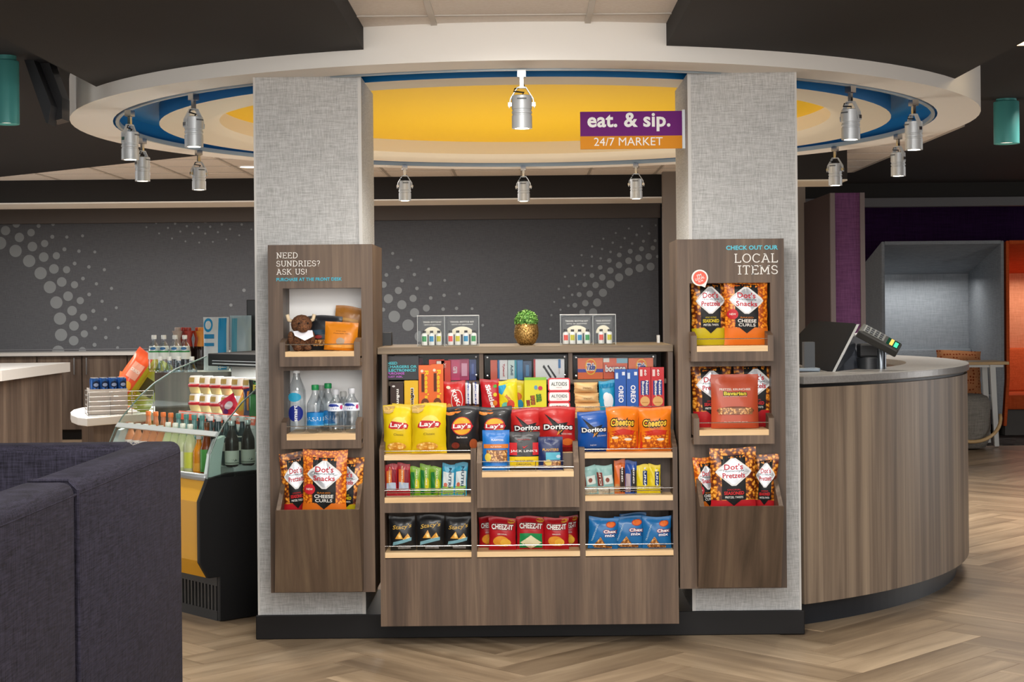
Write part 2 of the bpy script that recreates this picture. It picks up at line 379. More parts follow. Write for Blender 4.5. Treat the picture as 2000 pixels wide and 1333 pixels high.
def package(kind, name, label, cat, x0, x1, ytop, zb, Y, col, specs, depth=.035, rz=0, tilt=0, rough=.32, top=.075, group=None, h=None, roll=0, zones=None, body=None):
    """package seen between pixel columns x0..x1 with its top at pixel row ytop, standing on height zb at depth Y"""
    xm = (x0+x1)/2; X, _, zt = at(xm, ytop, Y); w_ = (x1-x0)*Y/F
    hh = h or (zt-zb); seed = (x0*7.3+ytop) % 19; S = Surf(kind, w_, hh, depth, seed, top)
    mb = MB(); mats = [body or mat(dim(col), rough+.05, spec=.35, coat=.12)]
    if kind == 'box':
        mb.box(-w_/2, w_/2, -depth/2, depth/2, 0, hh)
    else:
        nu, nv = 14, 16
        mb.grid(lambda u, v: S.pt(u, v, -1), nu, nv, -1, 1, 0, 1)
        mb.grid(lambda u, v: S.pt(-u, v, 1), nu, nv, -1, 1, 0, 1)
    if zones:
        mats += [z[2] if not isinstance(z[2], str) else mat(dim(z[2]), rough) for z in zones]
        for i, f in enumerate(mb.f):
            c = sum(mb.v[k][2] for k in f)/len(f)/hh
            for j, z in enumerate(zones):
                if z[0] <= c <= z[1]: mb.m[i] = j+1
    o = put(mb, name, mats, smooth=(kind != 'box'))
    tag(o, label, cat, group)
    o.location = (X, Y, zb+.001); o.rotation_euler = (tilt, roll, rz)
    if specs: decals(S, specs, o)
    return o
# ================================================================== ROOM
RC = (0.02, 8.9)          # centre of the ceiling ring
DC = (0.03, 9.05)         # centre of the reception desk
# floor: herringbone planks over a base
fb = struct('floor', MB().box(-9, 9, -3, 19.2, -.06, -.004), mat('#8f7a63', .5))
L_, W_ = .92, .184
pm = bpy.data.meshes.new('plank'); b = MB().box(.001, L_-.001, .001, W_-.001, -.004, .0)
pm.from_pydata(b.v, [], b.f); pm.materials.append(PLANK)
cells = []
c45 = math.cos(PI/4)
for i in range(-60, 90):
    for j in range(-30, 30):
        ox, oy = i*W_+j*L_, i*W_-j*L_
        for kind in (0, 1):
            x, y, a = (ox, oy, 0) if kind == 0 else (ox+W_, oy+W_, PI/2)
            mx, my = (x+L_/2, y+W_/2) if kind == 0 else (x-W_/2, y+L_/2)
            wx, wy = (mx-my)*c45, (mx+my)*c45+4
            lx, ly = (x-y)*c45, (x+y)*c45+4
            if wy < 5.5 or wy > 15.3 or abs(wx) > .34*wy+.5: continue
            if wy > 6.95 and wx < 1.0 and not (-2.2 < wx < -.9 and wy < 8): continue
            if wy > 7.4 and math.hypot(wx-DC[0], wy-DC[1]) < 2.1: continue
            if wx < -2.2 and wy < 7: continue
            cells.append((wy-.4*abs(wx), lx, ly, a+PI/4))
cells.sort()
for _, lx, ly, a in cells[:300]:
    o = bpy.data.objects.new('plank', pm); C.objects.link(o); o.parent = fb; o.location = (lx, ly, 0); o.rotation_euler = (0, 0, a)
if len(cells) > 300:
    mb = MB()
    for _, lx, ly, a in cells[300:]:
        q = MB().box(.001, L_-.001, .001, W_-.001, -.004, 0); ca, sa = math.cos(a), math.sin(a)
        q.xf(lambda x, y, z: (lx+x*ca-y*sa, ly+x*sa+y*ca, z)); mb.add(q.v, q.f)
    tag(put(mb, 'far_planks', PLANK, fb), kind='stuff')
m, nt, bs = nodemat('carpet', .95, .1); mp_ = coords(nt, (3, 9, 1)); n_ = N(nt, 'ShaderNodeTexNoise', i_Scale=2.0, i_Detail=5.0)
nt.links.new(mp_.outputs[0], n_.inputs['Vector']); r_ = ramp(nt, [(.42, '#33302f'), (.52, '#5a5551'), (.6, '#3d3937')]); nt.links.new(n_.outputs[0], r_.inputs[0]); nt.links.new(r_.outputs[0], bs.inputs['Base Color'])
o = put(MB().box(1.5, 9, 15.9, 19.2, -.004, .006), 'carpet_flooring', m); o['kind'] = 'structure'
# walls
struct('wall_back', MB().box(-9, 9, 19.0, 19.2, 0, 3), mat('#3d3b3c', .8))
struct('wall_left', MB().box(-9.1, -9, -3, 19.2, 0, 3), mat('#5d5b5a', .8))
struct('wall_right', MB().box(9, 9.1, -3, 19.2, 0, 3), mat('#3c2440', .8))
PURPLE = linen('purple_wallcover', '#2a0f38', '#3c1a4c', 60)
struct('wall_right_back', MB().box(2.9, 9, 18.7, 18.95, 0, 2.6), PURPLE)
# ceilings
TZ = 2.66
ct = struct('ceiling', MB().box(-9, 9, 10.2, 19.2, TZ+.02, TZ+.06), mat('#b9b4af', .8))
tm = bpy.data.meshes.new('tile'); b = MB().box(.008, .602, .008, .602, 0, .02).box(.03, .58, .03, .58, -.004, 0)
tm.from_pydata(b.v, [], b.f); tm.materials.append(TILE)
for i in range(-10, 5):
    for j in range(0, 6):
        o = bpy.data.objects.new('tile', tm); C.objects.link(o); o.parent = ct; o.location = (i*.61, 10.85+j*.61, TZ)
gt = MB()
for j in range(0, 7): gt.box(-6.1, 3.05, 10.85+j*.61-.012, 10.85+j*.61+.012, TZ-.003, TZ+.02)
for i in range(-10, 6): gt.box(i*.61-.012, i*.61+.012, 10.85, 14.5, TZ-.003, TZ+.02)
put(gt, 'ceiling_grid', mat('#b5b0aa', .6), ct)
cf = struct('ceiling_front', MB().box(-.70, .66, 2.6, 6.9, 2.615, 2.66), mat('#b9b4af', .8))
for j in range(-1, 5):
    for xa, xb in ((-.70, -.355), (-.355, .275), (.275, .66)):
        y0 = 6.27-.61*j; y1 = min(y0+.61, 6.9)
        if y0 > 6.8: continue
        put(MB().box(xa+.012, xb-.012, y0+.012, y1-.012, 2.598, 2.616), 'tile', TILE, cf)
gt = MB()
for j in range(-1, 6): gt.box(-.70, .66, 6.27-.61*j-.012, 6.27-.61*j+.012, 2.594, 2.616)
for xa in (-.355, .275): gt.box(xa-.012, xa+.012, 2.6, 6.9, 2.590, 2.616)
put(gt, 'ceiling_grid', mat('#c9c4bd', .6), cf)
# dark beams running to the drum
def beam(name, x0, x1):
    RR = 2.475; n = 14; poly = [(x0, 2.6), (x1, 2.6)]
    for i in range(n+1):
        x = x1+(x0-x1)*i/n; d = RR*RR-(x-RC[0])**2
        poly.append((x, RC[1]-math.sqrt(max(d, .02))))
    struct(name, MB().prism(poly, 'z', 2.505, 2.9), BLACKC)
beam('ceiling_beam_left', -2.03, -.652); beam('ceiling_beam_right', .602, 2.075)
struct('ceiling_dark_left', MB().prism([(-2.04, 2.6), (-9, 2.6), (-9, 16.6), at(0, 346, 14.1)[:2], at(375, 304, 12.4)[:2], (-1.5, 11.5), (-1.9, 8)], 'z', 2.655, 2.72), mat('#16161b', .85))
struct('ceiling_dark_right', MB().prism([(2.08, 2.6), (9, 2.6), (9, 16.2), (2.9, 16.2), (2.2, 12.5), (1.7, 11), (2.0, 8)], 'z', 2.672, 2.74), mat('#1c1b1e', .85))
# bulkheads
x0_ = -9
struct('ceiling_bulkhead_back', MB().box(-9, 2.46, 14.5, 14.62, px_z(1022, 387, 14.5), 2.72), BLACKC)
struct('trim_1', MB().box(-9, 2.46, 14.5, 15.2, px_z(1022, 387, 14.5)-.012, px_z(1022, 387, 14.5)), WHITE)
xe = px_x(1655, 12.3, 350); zb_ = px_z(1655, 350, 12.3)
struct('ceiling_bulkhead_right', MB().box(1.4, xe, 12.3, 12.9, zb_, 2.75), BLACKC)
struct('trim_2', MB().box(1.4, xe, 12.3, 12.9, zb_-.012, zb_-.001), CREAM)
struct('ceiling_bulkhead_far', MB().box(2.86, 9, 16.0, 16.1, px_z(1850, 386, 16), 2.75), BLACKC)
struct('trim_3', MB().box(2.86, 9, 15.98, 16.12, px_z(1850, 403, 16), px_z(1850, 386, 16)), mat('#5b5a5d', .5))
# drum with blue channel and yellow dome
ZS = 2.44
def ringsec(prof, a0=0, a1=2*PI, n=96):
    return MB().lathe(prof, RC, n, a0, a1, cap=False)
dr = struct('ceiling_drum', ringsec([(2.26, ZS), (2.48, ZS), (2.48, ZS+.28)]), WHITE, smooth='auto')
PAINT = mat('#ddd3bf', .75)
put(ringsec([(1.70, ZS+.115), (1.70, ZS+.03), (1.74, ZS+.008), (1.78, ZS), (2.02, ZS)]), 'inner_ring', PAINT, dr, smooth='auto')
put(ringsec([(2.02, ZS), (2.02, ZS+.10), (2.26, ZS+.10), (2.26, ZS)]), 'light_channel', BLUE, dr, smooth='auto')
put(MB().lathe([(.0001, ZS+.118), (1.72, ZS+.112)], RC, 96, cap=False), 'dome_disc', YELLOW, dr)
rail = MB(); rr = 2.238; 
for i in range(96):
    a, a2 = 2*PI*i/96, 2*PI*(i+1)/96
    q = []
    for r in (rr-.009, rr+.009):
        for t in (a, a2): q.append((RC[0]+r*math.sin(t), RC[1]-r*math.cos(t)))
    rail.prism([q[0], q[2], q[3], q[1]], 'z', ZS-.006, ZS+.018)
tr = put(rail, 'light_track', mat('#aab4b8', .4, .3)); tag(tr, 'grey circular track holding spotlights along the blue ceiling channel', 'light track')
# ------------------------------------------------------------------ track spotlights
EMIT = mat('#fff3dd', .5, emit=9)
def spotlight(px, near, label, ang=None, lit=True, E=9, cone=100, en=20):
    k = (px-CX)/F; x_, y_ = RC; Rr = rr
    # (k y - cx)^2 + (y - cy)^2 = R^2
    a = 1+k*k; b_ = -2*(k*x_+y_); c_ = x_*x_+y_*y_-Rr*Rr; d = math.sqrt(max(0, b_*b_-4*a*c_))
    y = (-b_-d)/(2*a) if near else (-b_+d)/(2*a); x = k*y
    rz = random.uniform(-.9, .9) if ang is None else ang
    root = empty('track_spotlight', (x, y, ZS-.25), rz, label, 'spotlight', 'silver spotlights on the ring track')
    zt = .245
    put(MB().box(-.018, .018, -.018, .018, zt-.03, zt).box(-.008, .008, -.008, .008, zt-.075, zt-.03), 'track_adapter', CHROME, root, world=False)
    b = MB()
    for s in (-1, 1): b.prism([(s*.052, .085), (s*.055, .085), (s*.050, .125), (s*.018, zt-.07), (s*.014, zt-.07), (s*.046, .122)][::s], 'y', -.011, .011)
    b.box(-.018, .018, -.011, .011, zt-.076, zt-.070)
    put(b, 'yoke', ALU, root, world=False)
    prof = [(.030, -.002), (.043, -.002), (.043, .052), (.040, .054), (.040, .060), (.043, .062), (.043, .070), (.040, .072), (.040, .078), (.043, .080), (.043, .135), (.038, .138), (.0, .138)]
    put(MB().lathe(prof, n=24, cap=False), 'lamp_body', ALU, root, smooth='auto', world=False)
    put(MB().lathe([(.0001, .012), (.030, .006), (.034, -.001)], n=20, cap=False), 'lens', mat('#fff3dd', .5, emit=E), root, smooth=True, world=False)
    for s in (-1, 1): put(MB().box(s*.043, s*.058, -.008, .008, .092, .108), 'pivot_knob', CHROME, root, world=False)
    put(MB().tube([(0, 0, .138), (.01, -.005, .15), (-.035, -.01, .155), (-.03, -.01, .165), (.012, 0, .178), (.004, 0, .20)], .0035, 6), 'cable', BLACK, root, world=False)
    put(MB().box(-.02, .02, -.0445, -.0425, .118, .124), 'vent_slot', mat('#55595c', .5), root, world=False)
    if lit:
        l = bpy.data.lights.new('spot_bulb', 'SPOT'); l.energy = en; l.spot_size = R(cone); l.spot_blend = .6; l.shadow_soft_size = .03; l.color = (1, .94, .84)
        lo = bpy.data.objects.new('spot_bulb', l); C.objects.link(lo); lo.parent = root; lo.location = (0, 0, -.01)
    return root
spotlight(1023, True, 'large silver spotlight hanging alone in front of the yellow dome', 0, cone=165, en=26)
spotlight(382, True, 'silver spotlight nearest the left linen column, front of the track', .9)
spotlight(257, True, 'leftmost silver spotlight of the track', 1.2)
spotlight(281, False, 'silver spotlight just right of and below the leftmost one', 1.1)
spotlight(391, False, 'small silver spotlight left of the left column, lowest on that side', .6)
spotlight(793, False, 'small silver spotlight behind the yellow dome beside the left column', .2)
spotlight(1025, False, 'small silver spotlight at the middle of the far track', -.1)
spotlight(1245, False, 'small silver spotlight below the purple market sign', -.2)
spotlight(1665, True, 'silver spotlight just right of the right linen column, front of the track', -.9)
spotlight(1788, True, 'rightmost silver spotlight of the track', -1.2)
spotlight(1757, False, 'silver spotlight just left of and below the rightmost one', -1.1)
spotlight(1634, False, 'small silver spotlight low beside the right linen column', -.6)
# ------------------------------------------------------------------ columns
def column(name, x0, x1, Y0, Y1, trimside):
    o = struct(name, MB().box(x0, x1, Y0, Y1, .0, ZS+.002), LINEN)
    tx = x1 if trimside > 0 else x0
    put(MB().box(tx-.012, tx+.003, Y0-.003, Y0+.012, .1, ZS) if trimside > 0 else MB().box(tx-.003, tx+.012, Y0-.003, Y0+.012, .1, ZS), 'corner_trim', mat('#c8c6c2', .5), o, world=False)
    tx = x0 if trimside > 0 else x1
    put(MB().box(tx-.003, tx+.006, Y0-.003, Y0+.006, .1, ZS), 'corner_trim', mat('#c8c6c2', .5), o, world=False)
    return o
CYF = 6.82
column('column_left', px_x(497, CYF, 300), px_x(705, CYF, 300), CYF, 7.40, 1)
column('column_right', px_x(1345, CYF, 300), px_x(1557, CYF, 600), CYF, 7.40, -1)
struct('baseboard_front', MB().box(-1.172, 1.207, 6.805, 7.42, 0, .104), BASEB, bevel=.004)
# ------------------------------------------------------------------ market sign
t = empty('market_sign', at(1234, 290, 6.98), 0, 'purple and orange hanging sign lettered eat. & sip. 24/7 MARKET', 'sign')
SY = 6.98
def SG(px, py): p = at(px, py, SY); return (p[0], p[2])
(ax, az), (bx, bz), (mx_, mz) = SG(1133, 219), SG(1332, 290), SG(1133, 267)
put(MB().box(ax, bx, SY-.008, SY+.008, mz, az), 'purple_panel', mat('#6e1f74', .6, spec=.2), t)
put(MB().box(ax, bx, SY-.008, SY+.008, bz, mz), 'orange_panel', mat('#dd8f22', .6, spec=.2), t)
put(MB().box(bx, bx+.022, SY-.02, SY+.02, bz-.002, az+.004), 'bracket', ALU, t)
mb = MB(); MPf = lambda a, b, l=0: (a, SY-.009-.001*l, b)
p = SG(1228, 239); flat_text(mb, MPf, 'eat. & sip.', p[0], p[1], wd=162*SY/F, ht=37*SY/F, bold=.028)
p = SG(1227, 277); flat_text(mb, MPf, '24/7 MARKET', p[0], p[1], wd=134*SY/F, ht=16*SY/F)
put(mb, 'lettering', mat('#f4f2ee', .5), t)
# ------------------------------------------------------------------ back wall: shades, cabinets, door
BY = 18.3
def shade(x0, x1, label, dots, both=True):
    z1 = px_z(1022, 427, BY); z0 = px_z(1022, 684, BY)
    rt = empty('roller_shade', ((x0+x1)/2, BY, z0), 0, label, 'shade')
    put(MB().box(x0, x1, BY, BY+.02, z0, z1+.05), 'fabric', SHADE, rt)
    put(MB().box(x0-.02, x1+.02, BY-.1, BY+.05, z1-.01, z1+.21), 'valance', mat('#5d5550', .6), rt)
    put(MB().box(x0, x1, BY-.006, BY, z0+.05, z0+.062).box(x0, x1, BY-.006, BY, z0, z0+.012), 'hem_bar', mat('#77787c', .5), rt)
    mb = MB()
    for (px, py, r) in dots:
        p = at(px, py, BY); rr_ = r*BY/F
        if p[0]+rr_ > x1 or p[2]-rr_ < z0-.02: 
            pass
        vs = []
        for i in range(20):
            a = 2*PI*i/20; x = min(max(p[0]+rr_*math.cos(a), x0), x1); z = min(max(p[2]+rr_*math.sin(a), z0), z1)
            vs.append((x, BY-.004, z))
        mb.add(vs, [tuple(range(20))])
    tag(put(mb, 'dot_print', mat('#8b8f91', .8), rt), kind='stuff')
    return rt
D1 = [(7,425,9),(122,67,28),(42,117,35),(288,82,15),(395,70,13),(512,43,12),(232,132,28),(145,168,35),(0,210,48),(390,163,15),(498,165,12),(615,156,11),(117,268,46),(242,236,36),(333,213,27),(480,256,15),(588,270,13),(706,276,11),(218,343,46),(326,314,36),(420,304,27),(556,362,14),(662,387,13),(777,408,12),(303,434,46),(402,402,36),(496,408,27),(618,474,14),(718,513,12),(830,547,12),(372,538,46),(460,499,36),(555,520,27),(664,592,14),(760,643,12),(866,691,11),(420,652,46),(507,605,36),(598,638,27),(695,715,15),(785,778,12),(880,840,11),(447,772,46),(537,713,36),(622,762,27),(708,842,14),(788,913,13),(875,988,11),(455,893,46),(551,826,36),(628,885,27),(704,967,15),(434,1018,46),(549,936,36),(614,1010,27),
 (1005,34,6),(1090,92,7),(1162,60,8),(1222,36,10),(1184,138,7),(1250,97,8),(1303,65,9),(1355,32,17),(1280,176,7),(1342,124,8),(1390,84,9),(1441,42,18),(1380,197,7),(1434,138,8),(1477,92,9),(1527,43,18),(1482,206,7),(1527,139,8),(1564,88,9),(1611,33,18),(1584,201,7),(1621,129,8),(1650,71,9),(1684,182,7),(1712,106,8),(1731,45,9),(1780,152,7),(1798,72,9),(1870,108,7),(1815,561,13),(1718,671,12)]
D1 = [(D1[0][0], 428, 3)] + [(x/3.808, 420+y/3.808, r/3.808) for x, y, r in D1[1:]]
D2 = [(190,386,15),(374,453,14),(241,526,18),(550,543,14),(127,602,19),(407,598,17),(284,659,19),(563,691,17),(711,656,14),(98,700,32),(433,737,18),(247,758,36),(571,833,18),(705,806,17),(858,790,14),(147,840,46),(394,837,36),(282,901,46),(527,935,35),(695,945,18),(830,937,17),(985,940,14),(409,981,46),(95,950,20),(206,1018,58),(344,1105,58),(465,1218,56),(1092,1106,14)]
D2 = [(730+x/5.129, 420+y/5.129, r/5.129) for x, y, r in D2]
D3 = [(1288,192,9),(1160,200,10),(1038,222,9),(917,264,9),(1227,268,12),(1111,281,12),(1000,312,11),(802,317,10),(1283,335,14),(1174,340,14),(1069,362,12),(889,354,11),(965,395,11),(697,388,10),(790,413,11),(868,440,12),(1156,411,23),(1262,403,22),(1051,434,23),(599,470,10),(695,483,11),(777,500,12),(950,468,22),(857,520,22),(1223,482,30),(1128,496,31),(1036,522,31),(1305,482,14),(515,567,9),(612,566,11),(694,572,12),(772,584,22),(867,613,30),(947,563,30),(1241,576,37),(1139,590,38),(1039,624,38),(445,671,10),(540,658,12),(624,654,12),(696,660,22),(792,677,30),(948,676,38),(387,785,11),(481,758,12),(562,742,12),(629,744,23),(729,748,30),(867,741,38),(345,905,9),(435,865,11),(512,839,12),(577,836,23),(675,829,30),(798,820,38),(403,978,10),(476,940,13),(537,936,23),(634,916,30),(744,910,38),(606,1002,28),(707,1002,38),(319,1028,10),(310,1156,10)]
D3 = [(1010+x/4.76, 400+y/4.76, r/4.76) for x, y, r in D3]
xs = px_x(600, BY)
shade(-8.9, xs-.03, 'grey roller shade with pale dots left of the left linen column', D1)
shade(xs+.03, px_x(1286, BY, 550), 'grey roller shade with pale dots seen between the two linen columns', D2+D3)
# right of the shade: dark gap, door jambs
xj = px_x(1294, 18.2, 500)
struct('trim_4', MB().box(xj, xj+.16, 18.15, 18.3, 0, 2.6).box(xj+.3, xj+.5, 18.0, 18.3, 0, 2.6), mat('#5a4c4c', .6))
struct('door_1', MB().box(xj+.16, xj+.3, 18.4, 18.44, 0, 2.5), mat('#221c1e', .6))
# back counter
zc = px_z(250, 688, 17.7); CW0, CW1 = -8.9, px_x(1290, 18)
o = put(MB().box(CW0, CW1, 17.68, 18.3, zc-.035, zc), 'worktop', WSTONE); tag(o, 'long white worktop under the dotted roller shades', 'worktop')
def cabinet(xa, xb, label, handles):
    t = empty('base_cabinet', ((xa+xb)/2, 17.75, 0), 0, label, 'cabinet', 'wood base cabinets under the back worktop')
    put(MB().box(xa, xb, 17.74, 18.3, .11, zc-.036), 'carcass', DWALNUT, t)
    put(MB().box(xa, xb, 17.80, 18.3, 0, .11), 'toe_kick', BLACK, t)
    for (u0, u1, hx) in handles:
        d = put(MB().box(u0+.004, u1-.004, 17.715, 17.74, .115, zc-.045), 'door', DWALNUT, t)
        if hx is not None:
            h = MB().box(hx-.007, hx+.007, 17.675, 17.689, zc-.25, zc-.06).box(hx-.005, hx+.005, 17.68, 17.716, zc-.235, zc-.225).box(hx-.005, hx+.005, 17.68, 17.716, zc-.085, zc-.075)
            put(h, 'handle', CHROME, d)
X = lambda px: px_x(px, 17.715, 760)
cabinet(X(-160), X(72), 'wood base cabinet behind the white peninsula corner', [(X(-160), X(-45), None), (X(-45), X(72), None)])
cabinet(X(73), X(249), 'wood base cabinet with two chrome bar handles right of the peninsula', [(X(73), X(160), X(147)), (X(161), X(248), X(171))])
cabinet(X(250), X(430), 'wood base cabinet seen behind the striped chip bag', [(X(250), X(340), None), (X(340), X(430), None)])
cabinet(X(431), X(610), 'wood base cabinet hidden behind the drinks cooler and left column', [(X(431), X(520), None), (X(520), X(610), None)])
# ------------------------------------------------------------------ peninsula corner at left
PYp = 13.6; p = at(72, 716, PYp)
t = empty('peninsula_counter', (p[0]-1.2, PYp+.6, 0), 0, 'white topped wood peninsula counter at the far left edge', 'counter')
q = at(0, 731, 12.6)
put(MB().prism([(p[0], PYp), (q[0], 12.65), (-8, 9.2), (-8, 14.6), (p[0], 14.6)], 'z', p[2]-.085, p[2]), 'worktop', WSTONE, t)
put(MB().prism([(p[0]-.05, PYp+.05), (q[0]-.08, 12.75), (-7.9, 9.4), (-7.9, 14.5), (p[0]-.05, 14.5)], 'z', .1, p[2]-.085), 'carcass', DWALNUT, t)
put(MB().prism([(p[0]-.12, PYp+.15), (q[0]-.18, 12.95), (-7.8, 9.7), (-7.8, 14.4), (p[0]-.12, 14.4)], 'z', 0, .1), 'toe_kick', BLACK, t)
# dark glossy wall unit right side
pb = empty('partition_column', (2.70, 13.5, 0), 0, 'purple panelled partition behind the payment terminal', 'partition')
xL, xR = px_x(1622, 13, 500), px_x(1689, 13, 500); zt_ = px_z(1650, 377, 13)
put(MB().box(xL, xL+.006, 13.02, 14.2, 0, zt_), 'maroon_panel', mat('#2c1d1f', .5), pb)
put(MB().box(xL+.01, xR, 13.03, 14.2, 0, zt_), 'core', mat('#3b3437', .7), pb)
for a, b2 in ((1622, 1631), (1680, 1689)): put(MB().box(px_x(a, 13, 500), px_x(b2, 13, 500), 12.985, 13.03, 0, zt_), 'frame_strip', mat('#6a5f5f', .4, .2), pb)
put(MB().box(px_x(1631, 13, 500), px_x(1680, 13, 500), 13.0, 13.03, 0, zt_), 'purple_panel', linen('purple_fabric', '#502f52', '#6a436b', 90), pb)
struct('wall_partition', MB().box(px_x(1296, 14.2, 500), px_x(1574, 14.2, 500), 14.2, 14.32, 0, 2.68), mat('#7d746c', .8))
# ------------------------------------------------------------------ booths
def booth(label, m1, m2, xa, xb, Y0, zt, seatz=.45, deep=1.25):
    t = empty('high_back_booth', ((xa+xb)/2, Y0+deep/2, 0), 0, label, 'booth', 'high back booths against the purple wall')
    th = .035; Y1 = Y0+deep; zb2 = zt-.30
    side = [(Y0+.12, .12), (Y0, .62), (Y0-.02, zt), (Y1, zb2), (Y1, .12)]
    for xs_ in (xa, xb-th): put(MB().prism(side, 'x', xs_, xs_+th), 'side_panel', m1, t, bevel=.01)
    put(MB().prism([(Y0-.02, zt-th), (Y0-.02, zt), (Y1, zb2), (Y1, zb2-th)], 'x', xa+th, xb-th), 'canopy', m1, t)
    put(MB().box(xa+th, xb-th, Y1-th, Y1, .12, zb2), 'back_panel', m2, t)
    put(MB().prism([(Y1-.35, seatz), (Y1-.16, seatz+.48), (Y1-th, seatz+.48), (Y1-th, seatz)], 'x', xa+th, xb-th), 'back_cushion', m1, t, bevel=.02)
    put(MB().box(xa+th, xb-th, Y0+.22, Y1-th, seatz-.16, seatz), 'seat_cushion', m1, t, bevel=.02)
    put(MB().box(xa+.08, xb-.08, Y0+.34, Y1-th, 0, seatz-.16), 'plinth', mat('#57534f', .7), t)
    return t
BYb = 16.7
booth('tall grey felt booth with sloped canopy holding the orange cushion', FELTG, linen('booth_inner', '#9aa1a8', '#b4bac0', 120), px_x(1722, BYb, 600), px_x(1961, BYb, 600), BYb, px_z(1840, 471, BYb))
ORF = linen('orange_felt', '#b4491f', '#cf5e2e', 120)
booth('orange felt booth cut by the right edge of the picture', ORF, linen('booth_inner_orange', '#d08058', '#e59a72', 120), px_x(1965, BYb, 600), px_x(1965, BYb, 600)+1.32, BYb, px_z(1970, 470, BYb))
# ------------------------------------------------------------------ side table, pouf, cushion
TY = 15.9; tz = px_z(1900, 706, TY)
t = empty('side_table', (px_x(1890, TY), TY, .006), 0, 'small oak table with white splayed legs beside the grey booth', 'table')
xa, xb = px_x(1815, TY, 710), px_x(1958, TY, 710)
put(MB().box(xa, xb, TY-.22, TY+.28, tz-.03, tz), 'tabletop', OAK, t, bevel=.004)
LW = mat('#d6d7d3', .4)
for (xt, xbm, yy) in ((1937, 1946, TY-.18), (1830, 1820, TY-.18), (1921, 1930, TY+.24), (1836, 1826, TY+.24)):
    a = px_x(xt, yy); b2 = px_x(xbm, yy, 850); z0, z1 = .006, tz-.03
    put(MB().add([(a-.028, yy-.02, z1), (a+.028, yy-.02, z1), (a+.028, yy+.02, z1), (a-.028, yy+.02, z1), (b2-.022, yy-.02, z0), (b2+.022, yy-.02, z0), (b2+.022, yy+.02, z0), (b2-.022, yy+.02, z0)],
        [(0,1,2,3),(7,6,5,4),(0,4,5,1),(1,5,6,2),(2,6,7,3),(3,7,4,0)]), 'leg', LW, t)
put(MB().box(xa+.05, xb-.05, TY-.19, TY-.17, tz-.055, tz-.03), 'apron', LW, t)
PYq = 15.55; pz = px_z(1890, 770, PYq)
t = empty('pouf', (px_x(1882, PYq), PYq, 0), 0, 'grey woven pouf with bentwood hoop below the oak table', 'pouf')
xc = px_x(1882, PYq); pr = .25
prof = [(.14, .01), (.20, .02), (pr-.02, .08), (pr, .20), (pr, pz-.08), (pr-.03, pz-.02), (pr-.09, pz), (0, pz+.005)]
put(MB().lathe(prof, (xc, PYq), 32), 'cushion_body', POUF, t, smooth=True)
hp = [(xc+.30*math.cos(R(a)), PYq-.19+.08*math.sin(R(a)), .33+.24*math.sin(R(a))) for a in range(-175, 15, 10)]
put(MB().tube(hp, .018, 8), 'wood_hoop', OAK, t, smooth=True)
m, nt, bs = nodemat('cushion_print', .9, .1); mp_ = coords(nt, (11, 11, 11), 'obj')
v_ = N(nt, 'ShaderNodeTexVoronoi', i_Scale=2.6, i_Randomness=.25); nt.links.new(mp_.outputs[0], v_.inputs['Vector'])
r_ = ramp(nt, [(.28, '#b04a28'), (.36, '#e59a68')]); nt.links.new(v_.outputs[0], r_.inputs[0]); nt.links.new(r_.outputs[0], bs.inputs['Base Color'])
CYp = 17.2; wq = 88*CYp/F; S = Surf('pouch', wq, 84*CYp/F, .16, 3, .05)
mb = MB(); mb.grid(lambda u, v: S.pt(u, v, -1), 16, 16, -1, 1, 0, 1); mb.grid(lambda u, v: S.pt(-u, v, 1), 16, 16, -1, 1, 0, 1)
o = put(mb, 'cushion', m, smooth=True); o.location = (px_x(1872, CYp), CYp, .455); o.rotation_euler = (-.12, .03, 0)
tag(o, 'orange patterned square cushion leaning in the grey booth', 'cushion')
# ------------------------------------------------------------------ cyan ceiling lamps, light bar, recessed light
TEAL = mat('#4f9c98', .35, .1)
def canlamp(px, pyb, Y, rad, ztop, label):
    p = at(px, pyb, Y); t = empty('cylinder_ceiling_lamp', (p[0], Y, p[2]), 0, label, 'lamp', 'teal cylinder ceiling lamps')
    put(MB().lathe([(rad*.9, p[2]+.005), (rad, p[2]), (rad, ztop-.03), (rad*.97, ztop-.025)], (p[0], Y), 32, cap=False), 'shade', TEAL, t, smooth='auto')
    put(MB().lathe([(0, ztop-.024), (rad*.97, ztop-.025), (rad*.8, ztop-.02), (rad*.8, ztop), (0, ztop)], (p[0], Y), 32, cap=False), 'canopy', TEAL, t, smooth='auto')
    put(MB().lathe([(0, p[2]+.02), (rad*.88, p[2]+.012)], (p[0], Y), 24, cap=False), 'diffuser', mat('#ffe9d8', .5, emit=1.5), t)
canlamp(1966, 281, 9.55, .076, 2.68, 'teal cylinder ceiling lamp at the right beyond the ring')
canlamp(13, 243, 7.5, .060, 2.655, 'teal cylinder ceiling lamp at the left picture edge')
o = put(MB().box(px_x(1958, 7.3, 100), px_x(2060, 7.3, 100), 7.28, 7.48, 2.655, 2.69), 'linear_ceiling_light', mat('#ffe2b0', .5, emit=2.5)); tag(o, 'warm linear ceiling light at the top right edge', 'ceiling light')
t = empty('recessed_light', (px_x(486, 13.3, 333), 13.3, TZ-.01), 0, 'glowing recessed downlight in the tiled ceiling left of the left column', 'ceiling light')
p_ = t.location
put(MB().lathe([(.075, TZ-.012), (.09, TZ-.012), (.09, TZ)], (p_.x, p_.y), 24, cap=False), 'trim_ring', WHITE, t)
put(MB().lathe([(0, TZ-.008), (.075, TZ-.010)], (p_.x, p_.y), 24, cap=False), 'lens', mat('#fff6e8', .5, emit=4), t)
t = empty('recessed_light', (px_x(1000, 5.5, -10), 5.42, 2.59), 0, 'recessed downlight in the front tiled ceiling at the top edge', 'ceiling light')
